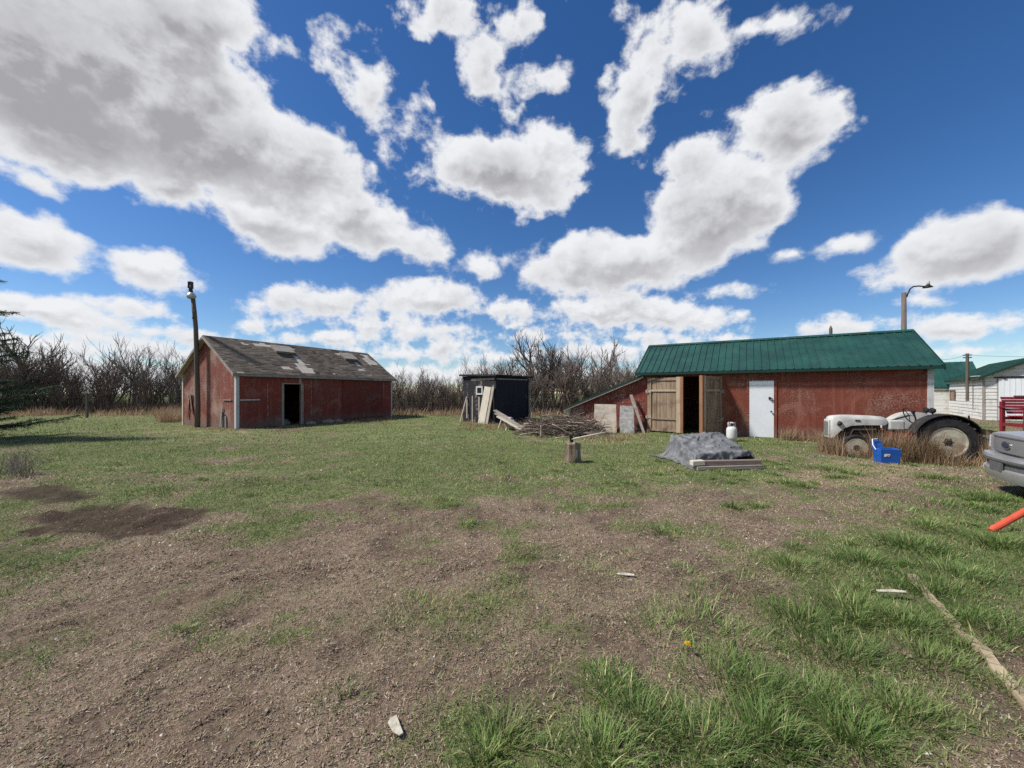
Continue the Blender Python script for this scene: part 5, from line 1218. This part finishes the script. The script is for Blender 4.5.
# ------------------------------------------------------------------ spruce at the left edge
def make_spruce():
    ox, oy = -18.5, 12.4; Hh = 8.4
    t = thing('spruce_tree', 'dark green spruce tree at the left edge of the yard', 'tree', (ox, oy, 0))
    m = MB(); m.tube([(0, 0, -.2), (0, 0, 3), (.05, 0, 6), (.05, 0, Hh)], [.2, .15, .08, .02], 10); br = []
    z = .45
    while z < Hh - .3:
        L = 3.0 * (1 - z / Hh) ** .95 * (.85 + .15 * math.sin(z * 5)); nb = 10 if z < 5 else 7
        for k in range(nb):
            a = k * 6.283 / nb + z * 2.1 + random.uniform(-.25, .25); l = L * random.uniform(.6, 1.15); lift = random.uniform(-.16, .26)
            pts = [Vector((0, 0, z))]; n = 7
            for i in range(1, n + 1):
                s = i / n; droop = (lift - .22) * l * s * (1 - s * .4) + .16 * l * s * s if z < 4 else lift * l * s + .08 * l * s * s
                pts.append(Vector((math.cos(a) * l * s, math.sin(a) * l * s, z + droop + random.gauss(0, .02))))
            m.tube(pts, [.035 * (1 - .8 * i / n) for i in range(n + 1)], 4, cap=False); br.append((pts, l, a))
        z += random.uniform(.24, .34)
    m.build('trunk', 'bark', t)
    V = []; T = []; C = []
    def needle(p, d, L, w, c):
        s = d.cross(Vector((random.gauss(0, 1), random.gauss(0, 1), random.gauss(0, 1)))).normalized() * w; k = len(V)
        V.extend([p - s, p + s, p + d * L]); T.append((k, k + 1, k + 2)); C.extend([c] * 3)
    for pts, l, a in br:
        n = len(pts) - 1; cnt = int(30 * l) + 8
        for q in range(cnt):
            s = (q + random.random()) / cnt * .88 + .12; i = min(int(s * n), n - 1); p = pts[i].lerp(pts[i + 1], s * n - i)
            for sd in (-1, 1):
                ta = a + sd * random.uniform(.6, 1.15); tl = random.uniform(.16, .38) * (1.15 - .55 * s) * min(1.3, .6 + l * .3)
                td = Vector((math.cos(ta), math.sin(ta), random.uniform(-.6, .35))).normalized()
                for w in range(int(tl / .022)):
                    f = w / (tl / .022); b = p + td * tl * f; g = random.uniform(.65, 1.35)
                    c = (.045 * g, .085 * g, .040 * g) if random.random() > .12 else (.06 * g, .075 * g, .035 * g)
                    nd = (td + Vector((random.gauss(0, .75), random.gauss(0, .75), random.gauss(.1, .6)))).normalized(); needle(b, nd, random.uniform(.05, .09), .0075, c)
    o = np_mesh('crown', np.array([tuple(v) for v in V]), np.array(T), MAT['needle'], np.array(C)); o.parent = t
make_spruce()

# ------------------------------------------------------------------ sky, sun, camera
ELEV = R(50); S = Vector((-.995, -.09, 0)).normalized() * math.cos(ELEV) + Vector((0, 0, math.sin(ELEV)))
def make_world():
    w = bpy.data.worlds.new('World'); scene.world = w; w.use_nodes = True; k = NT(w.node_tree); nt = w.node_tree
    bg = nt.nodes['Background']; STR = .062; bg.inputs['Strength'].default_value = STR
    sky = nt.nodes.new('ShaderNodeTexSky'); sky.sky_type = 'NISHITA'; sky.sun_disc = False
    sky.sun_elevation = ELEV; sky.sun_rotation = math.atan2(S.x, S.y); sky.altitude = 600; sky.air_density = 1.0; sky.dust_density = .3; sky.ozone_density = 3.0
    # clouds: (x, y, rx, ry, tilt) of soft lobes in directions of the sky
    CL = [(60, 60, 225, 118, 14), (150, 95, 150, 90, 22), (235, 140, 165, 66, 24), (350, 214, 98, 42, 26), (270, 218, 95, 38, 18), (170, 178, 70, 34, 20), (175, 20, 110, 60, 20), (285, 246, 62, 20, 0),
          (30, 238, 78, 36, 12), (25, 180, 46, 16, 18), (152, 264, 62, 26, 20), (340, 40, 17, 34, -8), (374, 92, 25, 38, -12), (406, 142, 22, 25, 0), (430, 100, 15, 20, 0), (450, 10, 62, 26, 8), (484, 50, 38, 56, -14), (550, 88, 30, 18, 0), (522, 36, 24, 16, 10),
          (505, 164, 98, 56, 6), (428, 250, 32, 20, 0), (486, 262, 32, 19, 8),
          (625, 258, 108, 40, -10), (715, 212, 92, 60, -26), (786, 132, 66, 50, -18), (690, 150, 40, 30, 0), (575, 262, 52, 30, -14),
          (638, 92, 44, 58, 24), (690, 48, 58, 36, -24), (765, 14, 84, 22, -6), (660, 8, 50, 16, 0),
          (740, 288, 42, 11, -2), (845, 244, 44, 14, -8), (790, 256, 13, 6, 0), (970, 256, 108, 38, -14), (898, 280, 36, 14, -4), (1060, 240, 80, 36, -6),
          (45, 312, 84, 19, 10), (138, 306, 44, 11, 8), (182, 330, 50, 11, 6), (24, 346, 90, 13, 4), (150, 350, 70, 13, 3), (215, 352, 50, 11, 0), (80, 366, 110, 8, 2),
          (278, 302, 38, 12, -4), (326, 302, 42, 19, 4), (430, 300, 64, 23, 2), (365, 322, 50, 9, 0), (500, 312, 44, 13, 0), (600, 312, 60, 19, -4), (660, 316, 88, 20, 2), (545, 336, 70, 9, 0), (450, 332, 60, 10, 0), (330, 338, 66, 9, 0), (400, 352, 70, 8, 0), (510, 356, 80, 9, 0), (600, 350, 80, 12, 0), (480, 376, 260, 9, 0), (290, 360, 60, 7, 0), (130, 378, 200, 16, 0), (260, 322, 40, 8, 0), (360, 334, 34, 7, 0), (470, 345, 40, 7, 0), (420, 372, 130, 7, 0), (560, 372, 110, 8, 0), (520, 325, 36, 7, 0), (640, 338, 44, 8, 0), (700, 348, 60, 7, 0), (90, 338, 60, 9, 4), (20, 300, 36, 10, 10),
          (842, 325, 46, 13, -2), (962, 326, 64, 16, -4), (1010, 318, 26, 8, 0), (920, 302, 26, 6, 0), (740, 338, 60, 7, 0), (990, 350, 90, 9, 0), (1180, 300, 120, 30, 0), (1300, 180, 110, 60, -10), (-160, 230, 120, 60, 10), (-250, 60, 160, 100, 10), (1180, -120, 150, 60, -10), (500, -160, 140, 60, 8), (820, -260, 150, 80, 0)]
    # group: field value at a direction plane point
    g = bpy.data.node_groups.new('cloud_field', 'ShaderNodeTree'); g.interface.new_socket('P', in_out='INPUT', socket_type='NodeSocketVector'); g.interface.new_socket('E', in_out='OUTPUT', socket_type='NodeSocketFloat')
    q = NT(g); gi = g.nodes.new('NodeGroupInput'); go = g.nodes.new('NodeGroupOutput'); P = gi.outputs[0]
    sp = g.nodes.new('ShaderNodeSeparateXYZ'); q.put(sp.inputs[0], P)
    px, pz = sp.outputs[0], sp.outputs[1]                # conformal map of the sky: azimuth and Mercator height
    tn = q.math('DIVIDE', pz, q.math('SQRT', q.math('MULTIPLY_ADD', px, px, 1.0)))
    mh = q.math('LOGARITHM', q.math('ADD', tn, q.math('SQRT', q.math('MULTIPLY_ADD', tn, tn, 1.0))), math.e)
    cb = g.nodes.new('ShaderNodeCombineXYZ'); q.put(cb.inputs[0], q.math('ARCTANGENT', px, 0)); q.put(cb.inputs[1], q.math('MULTIPLY', mh, 1.15))
    Q = cb.outputs[0]
    sf = q.math('MULTIPLY_ADD', sp.outputs[1], .85, .22, clamp=True)     # far clouds near the horizon are smaller
    wn = q.noise(Q, 4.2, 3, .55, 0, 1)
    off = q.vmath('SUBTRACT', wn, (.5, .5, .5)); sc = g.nodes.new('ShaderNodeVectorMath'); sc.operation = 'SCALE'; q.put(sc.inputs[0], off.outputs[0]); q.put(sc.inputs[3], q.math('MULTIPLY', sf, .20))
    PW = q.vmath('ADD', P, sc.outputs[0]).outputs[0]
    acc = None; PQ = PW
    for ci, (x, y, rx, ry, rot) in enumerate(CL):
        if ci and ci % 8 == 0:      # chain the lobes in batches so that the shader stays within its stack
            cx3 = g.nodes.new('ShaderNodeCombineXYZ'); q.put(cx3.inputs[0], q.math('MULTIPLY', acc, 1e-5)); PQ = q.vmath('ADD', PQ, cx3.outputs[0]).outputs[0]
        mp = g.nodes.new('ShaderNodeMapping'); mp.vector_type = 'TEXTURE'; q.put(mp.inputs['Vector'], PQ)
        mp.inputs['Location'].default_value = ((x - 512) / F, (HZ - y) / F, 0); mp.inputs['Rotation'].default_value = (0, 0, R(-rot)); mp.inputs['Scale'].default_value = (rx / F, ry / F, 1)
        ln = q.vmath('LENGTH', mp.outputs[0]).outputs['Value']; rad = min(rx, ry * 1.3) / F
        d = q.math('MULTIPLY_ADD', ln, rad, -rad)
        acc = d if acc is None else q.math('SMOOTH_MIN', acc, d, .035)
    n1 = q.math('ADD', q.math('MULTIPLY', q.noise(Q, 8.0, 8, .62, .1), q.step(pz, .0, .5)), q.math('MULTIPLY', q.noise(Q, 24.0, 6, .62), q.step(pz, .5, .0))); n2 = q.noise(Q, 3.0, 3, .5)
    vo = g.nodes.new('ShaderNodeTexVoronoi'); vo.feature = 'F1'; q.put(vo.inputs['Vector'], q.vmath('ADD', Q, q.vmath('MULTIPLY', off.outputs[0], (.12, .12, .12)).outputs[0]).outputs[0]); vo.inputs['Scale'].default_value = 9.0; vo.inputs['Detail'].default_value = 2.0; vo.inputs['Roughness'].default_value = .55; vo.normalize = True
    nn = q.math('ADD', q.math('MULTIPLY', q.math('SUBTRACT', n1, .5), .34), q.math('MULTIPLY', q.math('SUBTRACT', n2, .5), .08))
    nn = q.math('ADD', nn, q.math('MULTIPLY', q.math('SUBTRACT', .255, vo.outputs['Distance']), .22))
    e = q.math('SUBTRACT', q.math('MULTIPLY', nn, sf), acc); q.put(go.inputs[0], e)
    # world graph
    tc = nt.nodes.new('ShaderNodeTexCoord'); xyz = nt.nodes.new('ShaderNodeSeparateXYZ'); k.put(xyz.inputs[0], tc.outputs['Generated'])
    ay = k.math('MAXIMUM', k.math('ABSOLUTE', xyz.outputs[1]), .02)
    c2 = nt.nodes.new('ShaderNodeCombineXYZ'); k.put(c2.inputs[0], k.math('DIVIDE', xyz.outputs[0], ay)); k.put(c2.inputs[1], k.math('DIVIDE', xyz.outputs[2], ay)); Pw = c2.outputs[0]
    sfw = k.math('MULTIPLY_ADD', k.math('DIVIDE', xyz.outputs[2], ay), .85, .22, clamp=True)
    A = nt.nodes.new('ShaderNodeGroup'); A.node_tree = g; k.put(A.inputs[0], Pw)
    offv = nt.nodes.new('ShaderNodeCombineXYZ'); k.put(offv.inputs[0], k.math('MULTIPLY', sfw, -.012)); k.put(offv.inputs[1], k.math('MULTIPLY', sfw, .042)); k.put(offv.inputs[2], k.math('MULTIPLY', A.outputs[0], 1e-5))
    B = nt.nodes.new('ShaderNodeGroup'); B.node_tree = g; k.put(B.inputs[0], k.vmath('ADD', Pw, offv.outputs[0]).outputs[0])
    ea, eb = A.outputs[0], B.outputs[0]
    soft = k.math('MULTIPLY_ADD', sfw, .046, .006)
    alpha = k.step(k.math('DIVIDE', ea, soft), -.25, 1.0)
    thick = k.step(ea, .025, .21)
    under = k.step(k.math('DIVIDE', k.math('SUBTRACT', eb, ea), sfw), -.075, .07)       # darker where more cloud lies above than here
    body = k.step(k.math('DIVIDE', ea, sfw), .01, .12)
    sh = k.math('ADD', k.math('MULTIPLY', k.math('MULTIPLY', under, body), .62), k.math('MULTIPLY', thick, .50))
    bn = k.noise(tc.outputs['Generated'], 9.0, 6, .6, .3)
    sh = k.math('ADD', sh, k.math('MULTIPLY', k.math('MULTIPLY', k.math('SUBTRACT', bn, .5), 1.1), body), clamp=True)
    c = k.mix(sh, (.87, .885, .91), (.39, .385, .41))
    cs = k.vmath('SCALE', c); cs.inputs[3].default_value = CLOUD / STR / 2 ** EXPO
    up = k.step(xyz.outputs[2], -.02, .01)
    hs = nt.nodes.new('ShaderNodeHueSaturation'); hs.inputs['Hue'].default_value = .507; hs.inputs['Saturation'].default_value = 1.27; hs.inputs['Value'].default_value = SKYV; k.put(hs.inputs['Color'], sky.outputs[0])
    col = k.mix(k.math('MULTIPLY', alpha, up), hs.outputs[0], cs.outputs[0])
    k.put(bg.inputs['Color'], col)
    w.cycles.sampling_method = 'MANUAL'; w.cycles.sample_map_resolution = 512
CLOUD = 1.0; SKYV = 1.12; EXPO = .75
make_world()
sl = bpy.data.lights.new('sun', 'SUN'); sl.energy = 3.6; sl.angle = R(6); sl.color = (1, .95, .88)
so = bpy.data.objects.new('sun', sl); COL.objects.link(so); so.rotation_euler = (-S).to_track_quat('-Z', 'Y').to_euler(); so.location = (-20, 10, 30)
cam = bpy.data.cameras.new('camera'); cam.sensor_width = 36; cam.lens = 36 * F / 1024; cam.shift_y = (HZ - 384) / 1024; cam.clip_end = 3000; cam.clip_start = .05
co = bpy.data.objects.new('camera', cam); COL.objects.link(co); co.location = (0, 0, EYE); co.rotation_euler = (R(90), 0, 0); scene.camera = co
scene.view_settings.view_transform = 'Standard'; scene.view_settings.look = 'None'; scene.view_settings.exposure = EXPO; scene.view_settings.gamma = 1
scene.cycles.use_denoising = False; scene.cycles.max_bounces = 6; scene.cycles.diffuse_bounces = 3; scene.cycles.glossy_bounces = 3; scene.cycles.transparent_max_bounces = 6; scene.cycles.caustics_reflective = False; scene.cycles.caustics_refractive = False
